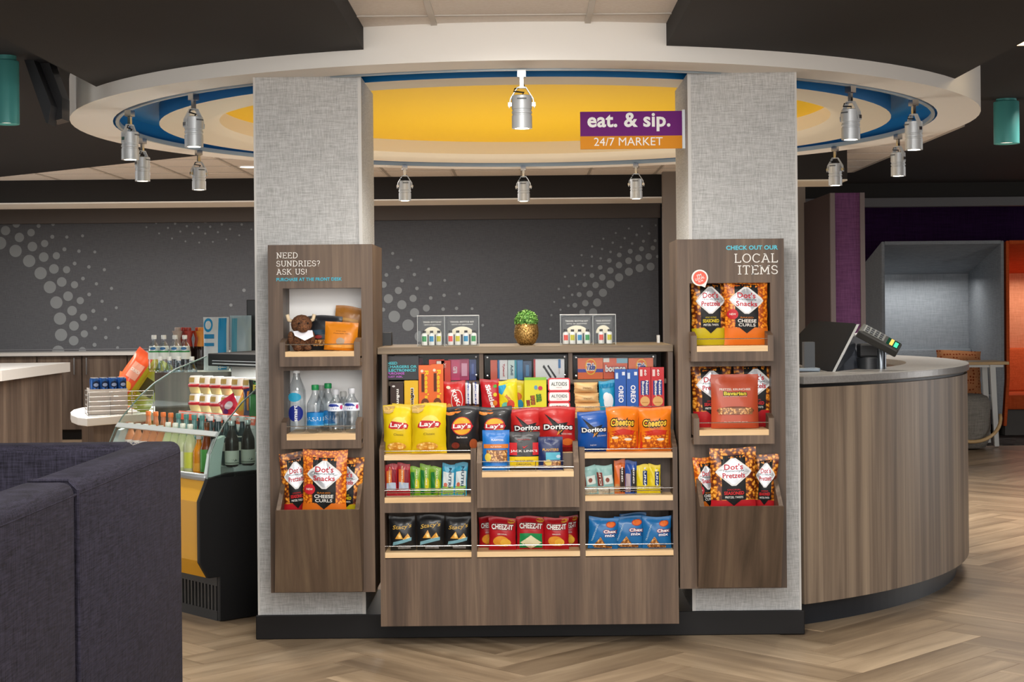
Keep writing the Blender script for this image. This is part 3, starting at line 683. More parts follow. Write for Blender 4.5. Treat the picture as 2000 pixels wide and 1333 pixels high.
for x_, y_, e_ in ((-1.45, 5.75, 8), (1.45, 5.75, 8), (-1.55, 3.3, 34)):
    l = bpy.data.lights.new('beam_fill', 'SPOT'); l.energy = e_; l.spot_size = R(172 if e_ < 20 else 80); l.spot_blend = .9; l.shadow_soft_size = .05; l.color = (1, .97, .92)  # added spots without fixtures, brighten fascia, column tops and sofa top
    lo = bpy.data.objects.new('beam_fill', l); C.objects.link(lo); lo.location = (x_, y_, 2.495)
l = bpy.data.lights.new('downlight_bulb', 'SPOT'); l.energy = 22; l.spot_size = R(165); l.spot_blend = .9; l.shadow_soft_size = .06; l.color = (1, .97, .92)
lo = bpy.data.objects.new('downlight_bulb', l); C.objects.link(lo); lo.location = (-.02, 5.95, 2.58)
p_ = t.location
put(MB().lathe([(.07, 2.588), (.085, 2.588), (.085, 2.598)], (p_.x, p_.y), 24, cap=False), 'trim_ring', WHITE, t)
put(MB().lathe([(0, 2.592), (.07, 2.590)], (p_.x, p_.y), 24, cap=False), 'lens', mat('#fff6e8', .5, emit=4), t)
# tv on ceiling mount, seen edge-on
def SV(px, py, Y): return at(px, py, Y)
t = empty('ceiling_mounted_screen', SV(80, 160, 7.7), 0, 'black flat screen hanging edge-on left of the white drum', 'screen')
A, B, C1, D = (38, 88), (66, 100), (98, 236), (90, 243)
def slab(pts, Ya, Yb, name, m):
    vs = [at(x, y, Ya) for x, y in pts]+[(at(x, y, Ya)[0]-.0, Yb, at(x, y, Ya)[2]) for x, y in pts]; n = len(pts)
    mb = MB().add(vs, [tuple(range(n)), tuple(range(2*n-1, n-1, -1))]+[(i, i+n, (i+1) % n+n, (i+1) % n) for i in range(n)])
    return put(mb, name, m, t)
slab([(36, 85), (56, 92), (100, 205), (94, 242), (90, 240)], 7.62, 7.75, 'panel', mat('#232428', .45))
slab([(60, 100), (92, 112), (121, 190), (121, 232), (98, 238), (98, 205)], 7.72, 7.85, 'mount_box', mat('#1d1d20', .45))
put(MB().box(px_x(60, 7.8, 100), px_x(92, 7.8, 100), 7.74, 7.9, px_z(80, 130, 7.8), 2.66), 'ceiling_mount', BLACK, t)
# ------------------------------------------------------------------ sofa
SX0, SX1 = -1.105, -.978; SZ = 1.055; CR = 4.49; SEAM = 3.43
t = empty('high_back_sofa', (-1.6, 3.9, 0), 0, 'purple grey woven high back sofa at the lower left', 'sofa')
def rpanel(x0, x1, y0, y1, z0, z1, name, r=.028):
    o = put(MB().box(x0, x1, y0, y1, z0, z1), name, SOFA, t); bv = o.modifiers.new('bevel', 'BEVEL'); bv.width = r; bv.segments = 4
    o.data.polygons.foreach_set('use_smooth', [True]*len(o.data.polygons)); return o
rpanel(SX0, SX1, SEAM+.002, CR, .10, SZ, 'side_panel')
rpanel(SX0, SX1, 1.6, SEAM-.002, .10, SZ, 'side_panel')
rpanel(-3.4, SX0-.002, CR-.13, CR, .10, SZ, 'back_panel')
rpanel(-3.4, SX0-.002, 2.6, CR-.135, .24, .44, 'seat_cushion', .04)
for x in (-3.2, -1.04):
    for y in (2.0, 4.4): put(MB().box(x-.02, x+.02, y-.02, y+.02, 0, .105), 'leg', BLACK, t)
for y0 in (SEAM,):
    put(MB().tube([(SX1+.001, y0, .12), (SX1+.001, y0, SZ-.02), (SX1-.02, y0, SZ+.001), (SX0+.02, y0, SZ+.001)], .005, 6), 'seam_piping', SOFA, t)
put(MB().tube([(SX1-.002, 1.7, SZ-.030), (SX1-.002, CR-.03, SZ-.030)], .003, 6), 'seam_piping', SOFA, t)
# ------------------------------------------------------------------ reception desk
t = empty('reception_desk', (DC[0], DC[1], 0), 0, 'curved wood reception desk with grey stone top right of the display', 'desk')
def arcband(r0, r1, z0, z1, a0, a1, n=64):
    outer = [(DC[0]+r1*math.sin(a0+(a1-a0)*i/n), DC[1]-r1*math.cos(a0+(a1-a0)*i/n)) for i in range(n+1)]
    inner = [(DC[0]+r0*math.sin(a0+(a1-a0)*i/n), DC[1]-r0*math.cos(a0+(a1-a0)*i/n)) for i in range(n+1)]
    mb = MB(); 
    for i in range(n):
        q = [inner[i], outer[i], outer[i+1], inner[i+1]]
        vs = [(x, y, z0) for x, y in q]+[(x, y, z1) for x, y in q]
        fs = [(3, 2, 1, 0), (4, 5, 6, 7), (1, 2, 6, 5), (3, 0, 4, 7)]
        if i == 0: fs.append((0, 1, 5, 4))
        if i == n-1: fs.append((2, 3, 7, 6))
        mb.add(vs, fs)
    return mb
A0, A1 = R(29.6), R(128)
put(arcband(2.34, 2.43, .105, 1.062, A0, A1), 'curved_front', DESKWOOD, t)
put(arcband(2.30, 2.415, 1.062, 1.078, A0, A1), 'shadow_reveal', BLACK, t)
put(arcband(2.11, 2.44, 1.078, 1.112, A0, A1), 'stone_top', STONE, t, bevel=.003)
put(arcband(2.28, 2.365, 0, .105, A0, A1), 'toe_kick', DKICK, t)
put(arcband(1.75, 2.34, .72, .75, A0, A1), 'inner_worktop', mat('#3b3029', .5), t)
put(arcband(2.10, 2.13, .75, 1.078, A0, A1), 'inner_upstand', DWALNUT, t)
for ad in (60, 95): 
    pass
# pos screen
ZD = 1.112
def on(px, py): # point on the desk top
    Y = F*(H-ZD)/((py-CY)+ROLL*(px-CX)); return at(px, py, Y)
t = empty('point_of_sale_screen', on(1622, 727), 0, 'dark touchscreen monitor seen from behind on the reception desk', 'monitor')
q = [at(1590, 629, 7.95), at(1673, 634, 7.6), at(1625, 728, 7.42), at(1520, 702, 7.75)]
def onplane(px, py, a, b, c):
    a, b, c = Vector(a), Vector(b), Vector(c); n = (b-a).cross(c-a); o = Vector((0, 0, H)); d = Vector(at(px, py, 1.0))-o
    return tuple(o+d*((a-o).dot(n)/d.dot(n)))
q[3] = onplane(1520, 702, q[0], q[1], q[2])
nrm = Vector((-.35, .85, .25))*.022
vs = q+[tuple(Vector(p)+nrm) for p in q]
put(MB().add(vs, [(3,2,1,0),(4,5,6,7),(0,1,5,4),(1,2,6,5),(2,3,7,6),(3,0,4,7)]), 'back_shell', mat('#1c1c1e', .85, spec=.1), t)
e = Vector((.014, .004, .0)); ed = [Vector(q[1]), Vector(q[2])]
put(MB().add([ed[0]+Vector((0, -.006, 0)), ed[0]+e, ed[1]+e, ed[1]+Vector((0, -.006, 0))]+[p+Vector((0, .03, 0)) for p in (ed[0], ed[0]+e, ed[1]+e, ed[1])], [(3,2,1,0),(4,5,6,7),(0,1,5,4),(1,2,6,5),(2,3,7,6),(3,0,4,7)]), 'bezel', mat('#b5b6b6', .4), t)
e = Vector((0, -.004, -.010)); ed = [Vector(q[2]), Vector(q[3])]
put(MB().add([ed[0], ed[1], ed[1]+e, ed[0]+e]+[p+Vector((0, .025, 0)) for p in (ed[0], ed[1], ed[1]+e, ed[0]+e)], [(3,2,1,0),(4,5,6,7),(0,1,5,4),(1,2,6,5),(2,3,7,6),(3,0,4,7)]), 'bezel', mat('#97938d', .4), t)
p = on(1580, 727); put(MB().box(p[0]-.05, p[0]+.055, p[1]+.0, p[1]+.10, ZD, ZD+.018), 'foot', mat('#8b97a3', .35, .3), t, bevel=.006)
put(MB().box(p[0]-.01, p[0]+.04, p[1]+.06, p[1]+.12, ZD+.015, ZD+.14), 'stand', mat('#46494d', .4), t)
t = empty('card_swipe_screen', on(1665, 722), 0, 'small white edged customer display behind the payment terminal', 'display')
q = [at(1668, 656, 7.72), at(1694, 664, 7.9), at(1690, 718, 7.75), at(1633, 727, 7.52)]
vs = q+[tuple(Vector(p)+Vector((-.01, .02, .01))) for p in q]
put(MB().add(vs, [(3,2,1,0),(4,5,6,7),(0,1,5,4),(1,2,6,5),(2,3,7,6),(3,0,4,7)]), 'back_shell', mat('#3f434b', .4), t)
put(MB().tube([at(1668, 655, 7.70), at(1675, 653, 7.75), at(1690, 653, 7.85)], .007, 6), 'edge_trim', mat('#c9c9c9', .4), t)
# payment terminal
t = empty('payment_terminal', on(1702, 722), 0, 'black card payment terminal tilted on a short stand', 'terminal')
p = on(1700, 721); bx_, by_ = p[0], p[1]
put(MB().lathe([(.058, ZD), (.058, ZD+.055), (.05, ZD+.06), (0, ZD+.06)], (bx_-.01, by_), 28), 'stand_base', mat('#26282b', .35), t, smooth='auto')
put(MB().box(bx_-.06, bx_+.045, by_-.045, by_+.04, ZD+.058, ZD+.125), 'stand_block', mat('#1b1b1d', .5), t, bevel=.01)
put(MB().lathe([(.026, ZD), (.026, ZD+.10), (.022, ZD+.11), (0, ZD+.11)], (bx_+.045, by_-.03), 20), 'chrome_post', mat('#6f7479', .2, .9), t, smooth='auto')
M_ = Matrix.Translation(at(1717, 664, 7.48)) @ Matrix.Rotation(R(-14), 4, 'Z') @ Matrix.Rotation(R(29), 4, 'Y') @ Matrix.Rotation(R(26), 4, 'X')
def TB(x0, x1, y0, y1, z0, z1): return MB().box(x0, x1, y0, y1, z0, z1).xf(lambda x, y, z: M_ @ Vector((x, y, z)))
put(TB(-.105, .105, -.045, .045, -.024, .018), 'terminal_body', mat('#2b2a28', .4), t, bevel=.008)
put(TB(-.085, .02, -.034, .034, .018, .022), 'keypad', mat('#6b6d6c', .4), t)
kb = MB()
for i in range(4):
    for j in range(3): kb.add(*(lambda q: (q.v, q.f))(TB(-.078+i*.024, -.062+i*.024, -.028+j*.02, -.014+j*.02, .022, .026)))
tag(put(kb, 'keys', mat('#33363a', .5), t), kind='stuff')
put(TB(.035, .095, -.034, .034, .018, .0195), 'screen_glass', mat('#0d3b2c', .15), t)
put(TB(.050, .066, -.030, .030, .0195, .0205), 'screen_lines', mat('#f0a34a', .3, emit=.6), t)
put(TB(.072, .090, -.030, .020, .0195, .0205), 'screen_lines', mat('#35b48a', .3, emit=.6), t)
# ================================================================== COLUMN DISPLAY BOARDS
FY = 6.62
def display_board(label, fx0, fx1, sx, ztop_px, openings, trays, binp, white, lab_side):
    """fx0, fx1 front edges in pixels; sx = column inner edge X"""
    a, b = px_x(fx0, FY, 600), px_x(fx1, FY, 600)
    zt, zb = px_z((fx0+fx1)/2, ztop_px[0], FY), px_z((fx0+fx1)/2, ztop_px[1], FY)
    t = empty('display_board', ((a+b)/2, FY, zb), 0, label, 'display board', 'wood display boards on the linen columns')
    ops = [(px_x(o[0], FY, (o[2]+o[3])/2), px_x(o[1], FY, (o[2]+o[3])/2), px_z((o[0]+o[1])/2, o[3], FY), px_z((o[0]+o[1])/2, o[2], FY)) for o in openings]
    mb = MB(); Yb = 6.815
    l = max(a, min(o[0] for o in ops)); r = max(o[1] for o in ops)
    mb.box(a, l, FY, Yb, zb, zt); mb.box(r, b, FY, Yb, zb, zt)
    zc_ = zt
    for o in ops:
        mb.box(l, r, FY, Yb, o[3], zc_); zc_ = o[2]
    mb.box(l, r, FY, Yb, zb, zc_)
    put(mb, 'face_panel', WALNUT, t)
    for o in ops:
        put(MB().box(l, r, Yb-.012, Yb-.002, o[2]-.001, o[3]+.001), 'niche_back', mat('#f8f7f5', .6) if white else DWALNUT, t)
    if lab_side > 0: put(MB().box(b-.0005, b-.058, FY+.196, 7.07, zb, zt) if False else MB().box(sx+.004, b, 6.815, 7.07, zb, zt), 'side_return', WALNUT, t)
    else: put(MB().box(a, sx-.004, 6.815, 6.98, zb, zt), 'side_return', WALNUT, t)
    shelf = []
    for (x0, x1, y0, y1, s0, s1, yr) in trays:   # outer px, top/bottom, strip, rod
        YT = 6.535
        A, B_ = px_x(x0, YT, y1), px_x(x1, YT, y1); zl, zh = px_z((x0+x1)/2, y1, YT), px_z((x0+x1)/2, y0, YT)
        z_s1, z_s0 = px_z((x0+x1)/2, s0, YT), px_z((x0+x1)/2, s1, YT); th = .024
        tr_ = empty('shelf_tray', ((A+B_)/2, YT, zl)); tr_.parent = t; tr_.location = Vector(((A+B_)/2, YT, zl))-t.location
        WM[tr_.name] = Matrix.Translation(((A+B_)/2, YT, zl))
        f = MB().box(A, B_, YT, YT+.018, zl, z_s0)
        for (q0, q1) in ((A, A+th), (B_-th, B_)):
            f.prism([(YT, z_s0), (YT, zh-.012), (FY-.002, zh+.004), (FY-.002, z_s0)], 'x', q0, q1)
        f.box(A, B_, YT+.018, FY-.001, zl, zl+.015)
        put(f, 'tray_frame', WALNUT, tr_)
        put(MB().box(A+th, B_-th, YT-.001, FY+.185, z_s0, z_s1), 'shelf', MAPLE, tr_)
        zr = px_z((x0+x1)/2, yr, YT)
        put(MB().tube([(A+th, YT+.004, zr), (B_-th, YT+.004, zr)], .0018, 8), 'rail', CHROME, tr_)
        shelf.append(z_s1)
    # tilted bin
    (x0, x1, yt, xb0, xb1, yb, yback) = binp
    Yf, Yl = 6.43, 6.575
    A, B_ = px_x(x0, Yf, yt), px_x(x1, Yf, yt); zf = px_z((x0+x1)/2, yt, Yf); z0 = px_z((x0+x1)/2, yb, Yl); A2, B2 = px_x(xb0, Yl, yb), px_x(xb1, Yl, yb)
    zk = px_z((x0+x1)/2, yback, FY); th = .018
    bn = empty('tilted_bin', ((A+B_)/2, Yf, z0)); bn.parent = t; bn.location = Vector(((A+B_)/2, Yf, z0))-t.location; WM[bn.name] = Matrix.Translation(((A+B_)/2, Yf, z0))
    put(MB().add([(A2, Yl, z0), (B2, Yl, z0), (B_, Yf, zf), (A, Yf, zf), (A2, Yl+th, z0), (B2, Yl+th, z0), (B_, Yf+th, zf), (A, Yf+th, zf)],
        [(0,1,2,3),(7,6,5,4),(3,2,6,7),(4,5,1,0),(0,3,7,4),(1,5,6,2)]), 'front_panel', WALNUT_B, bn)
    for (q, q2, s) in ((A, A2, 1), (B_, B2, -1)):
        put(MB().add([(q2, Yl+th, z0), (q, Yf+th, zf), (q, FY, zk), (q2, FY, z0), (q2+s*th, Yl+th, z0), (q+s*th, Yf+th, zf), (q+s*th, FY, zk), (q2+s*th, FY, z0)],
            [(0,1,2,3),(7,6,5,4),(0,4,5,1),(1,5,6,2),(2,6,7,3),(3,7,4,0)]), 'side_panel', WALNUT, bn)
    put(MB().box(A+th, B_-th, 6.50, FY, .53, .545), 'bin_floor', WALNUT, bn)
    return t, shelf
colL = px_x(705, CYF, 300); colR = px_x(1345, CYF, 300)
bl, shL = display_board('tall wood display board on the left linen column, lettered NEED SUNDRIES?', 524, 728, colL, (478, 1158),
    [(553, 706, 563, 700), (555, 706, 724, 865)],
    [(546, 703, 663, 716, 687, 697, 673), (549, 706, 820, 877, 848, 860, 833)], (538, 701, 997, 537, 708, 1157, 932), True, 1)
br, shR = display_board('tall wood display board on the right linen column, lettered LOCAL ITEMS', 1323, 1532, colR, (467, 1150),
    [(1349, 1505, 553, 690), (1349, 1505, 716, 855)],
    [(1350, 1511, 650, 706, 676, 687, 662), (1355, 1513, 812, 868, 840, 851, 826)], (1368, 1531, 990, 1364, 1526, 1148, 922), False, -1)
def board_text(parent, lines, col, name):
    mb = MB()
    for s, x, y, wpx, hpx, al, slab, bold in lines:
        p = at(x, y, FY); flat_text(mb, lambda a, b, l=0: (a, FY-.003, b), s, p[0], p[2], wd=wpx*FY/F, ht=hpx*FY/F, slab=slab, bold=bold, align=al)
    put(mb, name, mat(col, .6), parent)
board_text(bl, [('NEED', 540, 499.5, 41.5, 11.5, 'l', True, 0), ('SUNDRIES?', 540, 515.5, 85, 11.5, 'l', True, 0), ('ASK US!', 540, 531.5, 59, 11.5, 'l', True, 0)], '#f1eee8', 'lettering')
board_text(bl, [('PURCHASE AT THE FRONT DESK', 540, 546.5, 128, 6.6, 'l', False, .03)], '#3aaec4', 'lettering')
board_text(br, [('LOCAL', 1519, 504, 85, 18, 'r', True, 0), ('ITEMS', 1519, 527, 78, 18, 'r', True, 0)], '#f1eee8', 'lettering')
board_text(br, [('CHECK OUT OUR', 1519, 483.5, 101, 8.6, 'r', False, .035)], '#5cc3d6', 'lettering')
# round local badge
p = at(1367, 543, FY-.012); rb = 16*FY/F
t = empty('round_badge', p, 0, "white edged coral round badge reading I'M LOCAL above the pretzel bags", 'badge')
pts = [(p[0]+rb*math.cos(R(a)), p[2]+rb*math.sin(R(a))) for a in range(-20, 281, 12)]+[(p[0]+rb*.62, p[2]-rb*1.18)]
put(MB().prism(pts, 'y', FY-.010, FY-.004), 'backing', mat('#f2efe9', .5), t)
pts = [(p[0]+rb*.82*math.cos(R(a)), p[2]+rb*.82*math.sin(R(a))) for a in range(0, 360, 12)]
put(MB().prism(pts, 'y', FY-.012, FY-.009), 'disc', mat('#e8604c', .5), t)
mb = MB()
for s, dz, wd, dx in (("I'M", .30, .55, -.1), ('LOCAL', -.06, 1.15, 0), ('try me', -.42, .6, .1)):
    flat_text(mb, lambda a, b, l=0: (a, FY-.0135, b), s, p[0]+dx*rb, p[2]+dz*rb, wd=wd*rb, ht=.32*rb, bold=.02, rot=.3)
put(mb, 'lettering', mat('#f7f3ee', .5), t)

# ================================================================== CENTRAL SNACK UNIT
UY = 6.58
x_l, x_r = px_x(743, UY, 1100), px_x(1325, UY, 1100)
t = empty('snack_display_unit', ((x_l+x_r)/2, UY, .097), 0, 'tiered walnut snack display unit between the two linen columns', 'display unit')
U = t
zof = lambda py, Y=UY, px=1022: px_z(px, py, Y)
th = .020
CH = .815                  # chips tier floor
div = [(px_x(920.5, UY, 1040), px_x(931.5, UY, 1040)), (px_x(1132.5, UY, 1040), px_x(1143.5, UY, 1040))]
for (a, b, nm) in ((x_l, x_l+th, 'side_panel'), (x_r-th, x_r, 'side_panel'), (*div[0], 'divider'), (*div[1], 'divider')):
    put(MB().prism([(UY, .097), (UY, .838), (UY+.16, .90 if nm == 'side_panel' else .838), (6.80, .90 if nm == 'side_panel' else .838), (6.80, .097)], 'x', a, b), nm, WALNUT, U)
zb1 = zof(1090, UY, 1022)
bays = [(x_l+th, div[0][0]), (div[0][1], div[1][0]), (div[1][1], x_r-th)]
put(MB().box(x_l+th, x_r-th, UY+.001, UY+.019, .097, zb1), 'front_panel', WALNUT, U)
put(MB().box(x_l+th, x_r-th, 6.79, 6.80, .3, CH), 'back_panel', DWALNUT, U)
zband0, zband1 = zof(1000), zof(981)
LOWZ = zof(1078); BARZ = zof(970.5)
def strip(a, b, Y0, Y1, z1, zr, thk=.022, rail=True):
    put(MB().box(a, b, Y0, Y1, z1-thk, z1), 'shelf', MAPLE, U)
    if rail: put(MB().tube([(a, Y0+.004, zr), (b, Y0+.004, zr)], .0018, 8), 'rail', CHROME, U)
for k, (a, b) in enumerate(bays):
    strip(a, b, UY+.002, 6.79, LOWZ, LOWZ+.026)
    put(MB().box(a, b, UY+.001, 6.79, zband0, zband1), 'rail_panel', WALNUT, U)
    if k != 1:
        strip(a, b, UY+.002, 6.79, BARZ, BARZ+.03)
        put(MB().box(a, b, 6.70, 6.712, BARZ, CH-.022), 'back_panel', DWALNUT, U)
        strip(a, b, UY+.002, 6.74, CH, CH+.016)
# centre trough
cY = 6.50; ca, cb = px_x(931, cY, 930), px_x(1131, cY, 930)
TRZ = px_z(1022, 922, cY)
for (a, b) in ((ca, ca+.022), (cb-.022, cb)):
    put(MB().prism([(cY, .60), (cY, px_z(1022, 905, cY)), (6.62, .862), (6.73, .862), (6.73, .60)], 'x', a, b), 'trough_side', WALNUT, U)
put(MB().box(ca+.022, cb-.022, cY+.001, cY+.02, .60, TRZ-.022), 'trough_front', WALNUT, U)
put(MB().box(ca+.022, cb-.022, cY, 6.60, TRZ-.022, TRZ), 'shelf', MAPLE, U)
put(MB().tube([(ca+.022, cY+.003, TRZ+.018), (cb-.022, cY+.003, TRZ+.018)], .0018, 8), 'rail', CHROME, U)
put(MB().box(ca+.022, cb-.022, 6.60, 6.612, TRZ, CH), 'back_panel', DWALNUT, U)
put(MB().box(ca+.022, cb-.022, 6.612, 6.74, CH-.022, CH), 'shelf', MAPLE, U)
# upper tiers
CZ = .972; xu0, xu1 = colL+.066, colR-.079
put(MB().box(x_l+th, x_r-th, 6.74, 6.755, CH-.022, CZ-.02), 'riser_panel', DWALNUT, U)
put(MB().box(x_l+th, x_r-th, 6.745, 6.90, CZ-.02, CZ), 'shelf', MAPLE, U)
put(MB().box(x_l, x_r, 6.90, 6.912, CZ, 1.10), 'back_panel', mat('#2c2522', .6), U)
put(MB().box(x_l, x_r, 6.845, 7.10, 1.092, 1.112), 'case_floor', WALNUT_H, U)
put(MB().box(x_l, x_r, 7.10, 7.115, 1.10, 1.24), 'case_back', mat('#3a302b', .6), U)
put(MB().box(x_l+.003, x_r-.003, 6.80, 7.42, .105, .79), 'base_carcass', DWALNUT, U)
LZ = 1.262
put(MB().box(xu0-.0, xu1+.0, 6.78, 7.36, LZ-.030, LZ), 'ledge', WALNUT_H, U, bevel=.002)
for (a, b) in ((936, 944), (1110, 1118)): put(MB().box(px_x(a, 6.81, 710), px_x(b, 6.81, 710), 6.80, 7.1, 1.10, LZ-.03), 'case_divider', WALNUT, U)
for (a, b) in ((x_l, x_l+.02), (x_r-.02, x_r)): put(MB().box(a, b, 6.74, 7.1, CH, LZ-.03), 'upper_side', DWALNUT, U)
for (a, b) in ((757, 935), (946, 1109), (1120, 1283)):
    A, B_ = px_x(a, 6.815, 715), px_x(b, 6.815, 715); m_ = (a+b)/2
    z1, z0 = px_z(m_, 694, 6.815), px_z(m_, 739, 6.815)
    g = put(MB().box(A, B_, 6.842, 6.846, z0, z1), 'acrylic_front', ACRYL, U)
    for x in (A+.012, B_-.012):
        for z in (z0+.010, z1-.010): put(MB().lathe([(.0045, -.004), (.0045, 0), (0, .001)], n=12).xf(lambda p, q, r: (x+p, 6.841-r, z+q)), 'screw', CHROME, g)
for (xa, xb) in ((760, 936), (946, 1112), (1125, 1298)):
    A, B_ = px_x(xa, 6.75, 795), px_x(xb, 6.75, 795)
    put(MB().tube([(A, 6.752, CZ+.026), (B_, 6.752, CZ+.026)], .0017, 8), 'rail', CHROME, U)
# ================================================================== PRODUCTS
def T(s, cx, cz, wf, col, **k): return ('t', s, cx, cz, wf, col, k)
P = package
# --- Dot's style bags
def dots_bag(x0, x1, yt, zb, Y, kind, label, rz=0, tilt=-.05, roll=0, h=None, second='Pretzels'):
    lowc = {'curls': '#f07a1e', 'red': '#c41f28', 'yellow': '#d8c21c'}[kind]; body = CURLS if kind == 'curls' else PRETZ
    w1 = {'curls': ('BAKED', 'CHEESE', 'CURLS', '#f5f1e8'), 'red': ('ORIGINAL', 'SEASONED', 'PRETZEL TWISTS', '#e02a30'), 'yellow': ('HONEY MUSTARD', 'SEASONED', 'PRETZEL TWISTS', '#e8d021')}[kind]
    sp = [('b', -.27, .27, .26, .90, '#151413'), ('p', [(-.26, .30), (0, .17), (.26, .30), (.26, .36), (-.26, .36)], '#151413'),
          ('p', [(-.40, .66), (-.34, .71), (-.05, .86), (.05, .86), (.34, .71), (.40, .66), (.34, .61), (.05, .46), (-.05, .46), (-.34, .61)], '#f2f0ee'),
          ('p', [(-.36, .66), (-.03, .84), (.03, .84), (.36, .66), (.03, .48), (-.03, .48)], SILVER),
          T("Dot's", 0, .735, .42, '#c9202f', h=.085, bold=.02), T('Homestyle', 0, .672, .46, '#1a1a1a', h=.04, shear=.25), T(second, 0, .61, .50, '#c9202f', h=.075, bold=.02),
          T(w1[0], 0, .405, .30, '#e88a2a' if kind == 'curls' else w1[3], h=.022), T(w1[1], 0, .355, .44, w1[3], h=.05, bold=.03), T(w1[2], 0, .295, .40, '#f5f1e8', h=.045 if kind == 'curls' else .03, bold=.02)]
    if kind == 'curls': sp.append(('e', -.33, .45, .13, .075, '#d3262f')); sp.append(T('NEW', -.33, .45, .15, '#f7e9e0', h=.03, bold=.02))
    return P('pouch', 'snack_bag', label, 'snack bag', x0, x1, yt, zb, Y, lowc, sp, .05, rz, tilt, roll=roll, h=h, body=body, zones=[(0, .24, lowc)], group='pretzel and cheese curl bags', top=.09)
BZ = .546
dots_bag(553, 612, 884, BZ, 6.60, 'red', 'red edged pretzel bag at the left in the left column bin', .15, -.02, -.06)
dots_bag(640, 706, 893, BZ, 6.595, 'yellow', 'yellow edged pretzel bag at the right in the left column bin', -.15, -.02, .05)
dots_bag(588, 676, 880, BZ, 6.54, 'curls', 'orange cheese curls bag in front in the left column bin', 0, -.05, .02, second='Snacks')
dots_bag(1361, 1408, 893, BZ, 6.60, 'curls', 'orange cheese curls bag at the left in the right column bin', .15, -.02, -.08, second='Snacks')
dots_bag(1466, 1514, 888, BZ, 6.60, 'red', 'red pretzel bag at the right in the right column bin', -.15, -.02, .06)
dots_bag(1386, 1477, 876, BZ, 6.54, 'red', 'red pretzel bag in front in the right column bin', 0, -.05, 0)
z_ = shR[0]
dots_bag(1349, 1424, 553, z_, 6.68, 'yellow', 'yellow pretzel bag on the top tray of the right column', 0, -.03, h=.285)
dots_bag(1456, 1508, 552, z_, 6.76, 'curls', 'orange cheese curls bag tucked behind on the right top tray', -.1, 0, h=.27, second='Snacks')
dots_bag(1413, 1500, 550, z_, 6.64, 'curls', 'orange cheese curls bag in front on the right column top tray', 0, -.03, h=.285, second='Snacks')
z_ = shR[1]
dots_bag(1352, 1432, 713, z_, 6.68, 'red', 'red pretzel bag at the left of the right column lower tray', 0, -.02, -.03, h=.28)
dots_bag(1428, 1512, 710, z_, 6.69, 'red', 'red pretzel bag at the right of the right column lower tray', 0, -.02, .04, h=.285)
P('doy', 'snack_bag', 'brick red foil pretzel pouch in front on the right lower tray', 'snack bag', 1388, 1481, 732, z_, 6.61, '#c4512f',
  [T('PRETZEL KRUNCHIES', 0, .72, .66, '#f3e6d8', h=.04, bold=.02), T('Bavarian', 0, .645, .48, '#e3cf3a', h=.07, bold=.04, ol='#2c3314'), T('hand twisted snacks', 0, .59, .5, '#f0d8c8', h=.02), ('e', 0, .33, .40, .075, '#7a3b1c'), ('b', -.36, .36, .26, .38, SNACK), T('SEA SALT PRETZEL PIECES', 0, .12, .5, '#f2e2d2', h=.02)], .06, 0, -.04)
# --- sundries on the left top tray
z_ = shL[0]
bis = mat('#4d3122', .95); 
t = empty('bison_plush', (px_x(586, 6.62, 650), 6.64, z_), .35, 'brown plush bison with white bandana on the left top tray', 'plush toy')
FURM = speck('plush_fur', '#3b2418', '#7a4f30', 160, .95, 4, .8)
put(MB().ell((0, 0, .045), (.045, .035, .048)).ell((-.022, -.03, .014), (.017, .03, .015)).ell((.022, -.03, .014), (.017, .03, .015)).ell((-.045, -.015, .055), (.014, .018, .03)).ell((.045, -.015, .055), (.014, .018, .03)), 'body', FURM, t, smooth=True, world=False)
hd = put(MB().ell((.002, -.012, .112), (.046, .038, .042)).ell((.0, -.045, .100), (.026, .022, .022)), 'head', FURM, t, smooth=True, world=False)
put(MB().ell((-.018, -.052, .118), (.004, .004, .004), 8, 6).ell((.02, -.052, .118), (.004, .004, .004), 8, 6), 'eye', GLOSSB, hd, smooth=True, world=False)
for s in (-1, 1): put(MB().tube([(s*.035, 0, .125), (s*.052, -.004, .132), (s*.058, -.006, .155)], .008, 8), 'horn', mat('#d9c4a3', .6), t, smooth=True, world=False)
put(MB().add([(-.04, -.036, .085), (.042, -.036, .088), (.044, -.05, .062), (.005, -.056, .045), (-.035, -.044, .066)], [(0, 4, 3, 2, 1)]).add([(-.04, -.034, .085), (.042, -.034, .088), (.044, -.048, .062), (.005, -.054, .045), (-.035, -.042, .066)], [(0, 1, 2, 3, 4)]), 'bandana', mat('#e4e3ea', .9), t, world=False)
P('pouch', 'snack_pouch', 'black pouch with colourful print beside the plush bison', 'snack pouch', 601, 669, 618, z_, 6.73, '#1f2026', [('b', -.4, .1, .45, .58, '#21455a'), ('b', -.35, 0, .12, .3, SNACK), ('e', -.2, .38, .12, .05, '#a0322c')], .03, 0, -.02)
P('pouch', 'snack_pouch', 'black pouch at the right back of the left top tray', 'snack pouch', 660, 707, 625, z_, 6.78, '#25201d', [('b', .1, .4, .3, .5, '#6d3c22')], .03, 0, 0)
P('pouch', 'snack_pouch', 'tan brown pouch standing highest at the back of the left top tray', 'snack pouch', 646, 706, 600, z_, 6.76, '#b9772a', [('b', -.3, .3, .66, .72, '#e0a95e'), ('e', .1, .56, .2, .03, '#5b3a19')], .03, 0, 0, roll=.12)
P('doy', 'snack_pouch', 'bright orange pouch in front on the left top tray', 'snack pouch', 632, 697, 630, z_, 6.64, '#e98b16', [T('trail mix', 0, .68, .3, '#4a2a08', h=.03, shear=.3), T('Colorado Nut', .02, .6, .5, '#5a3210', h=.035, shear=.3), ('e', 0, .32, .13, .13, '#b9a189'), ('b', -.3, .4, .1, .2, '#f3a53c')], .05, 0, -.03, roll=.06)
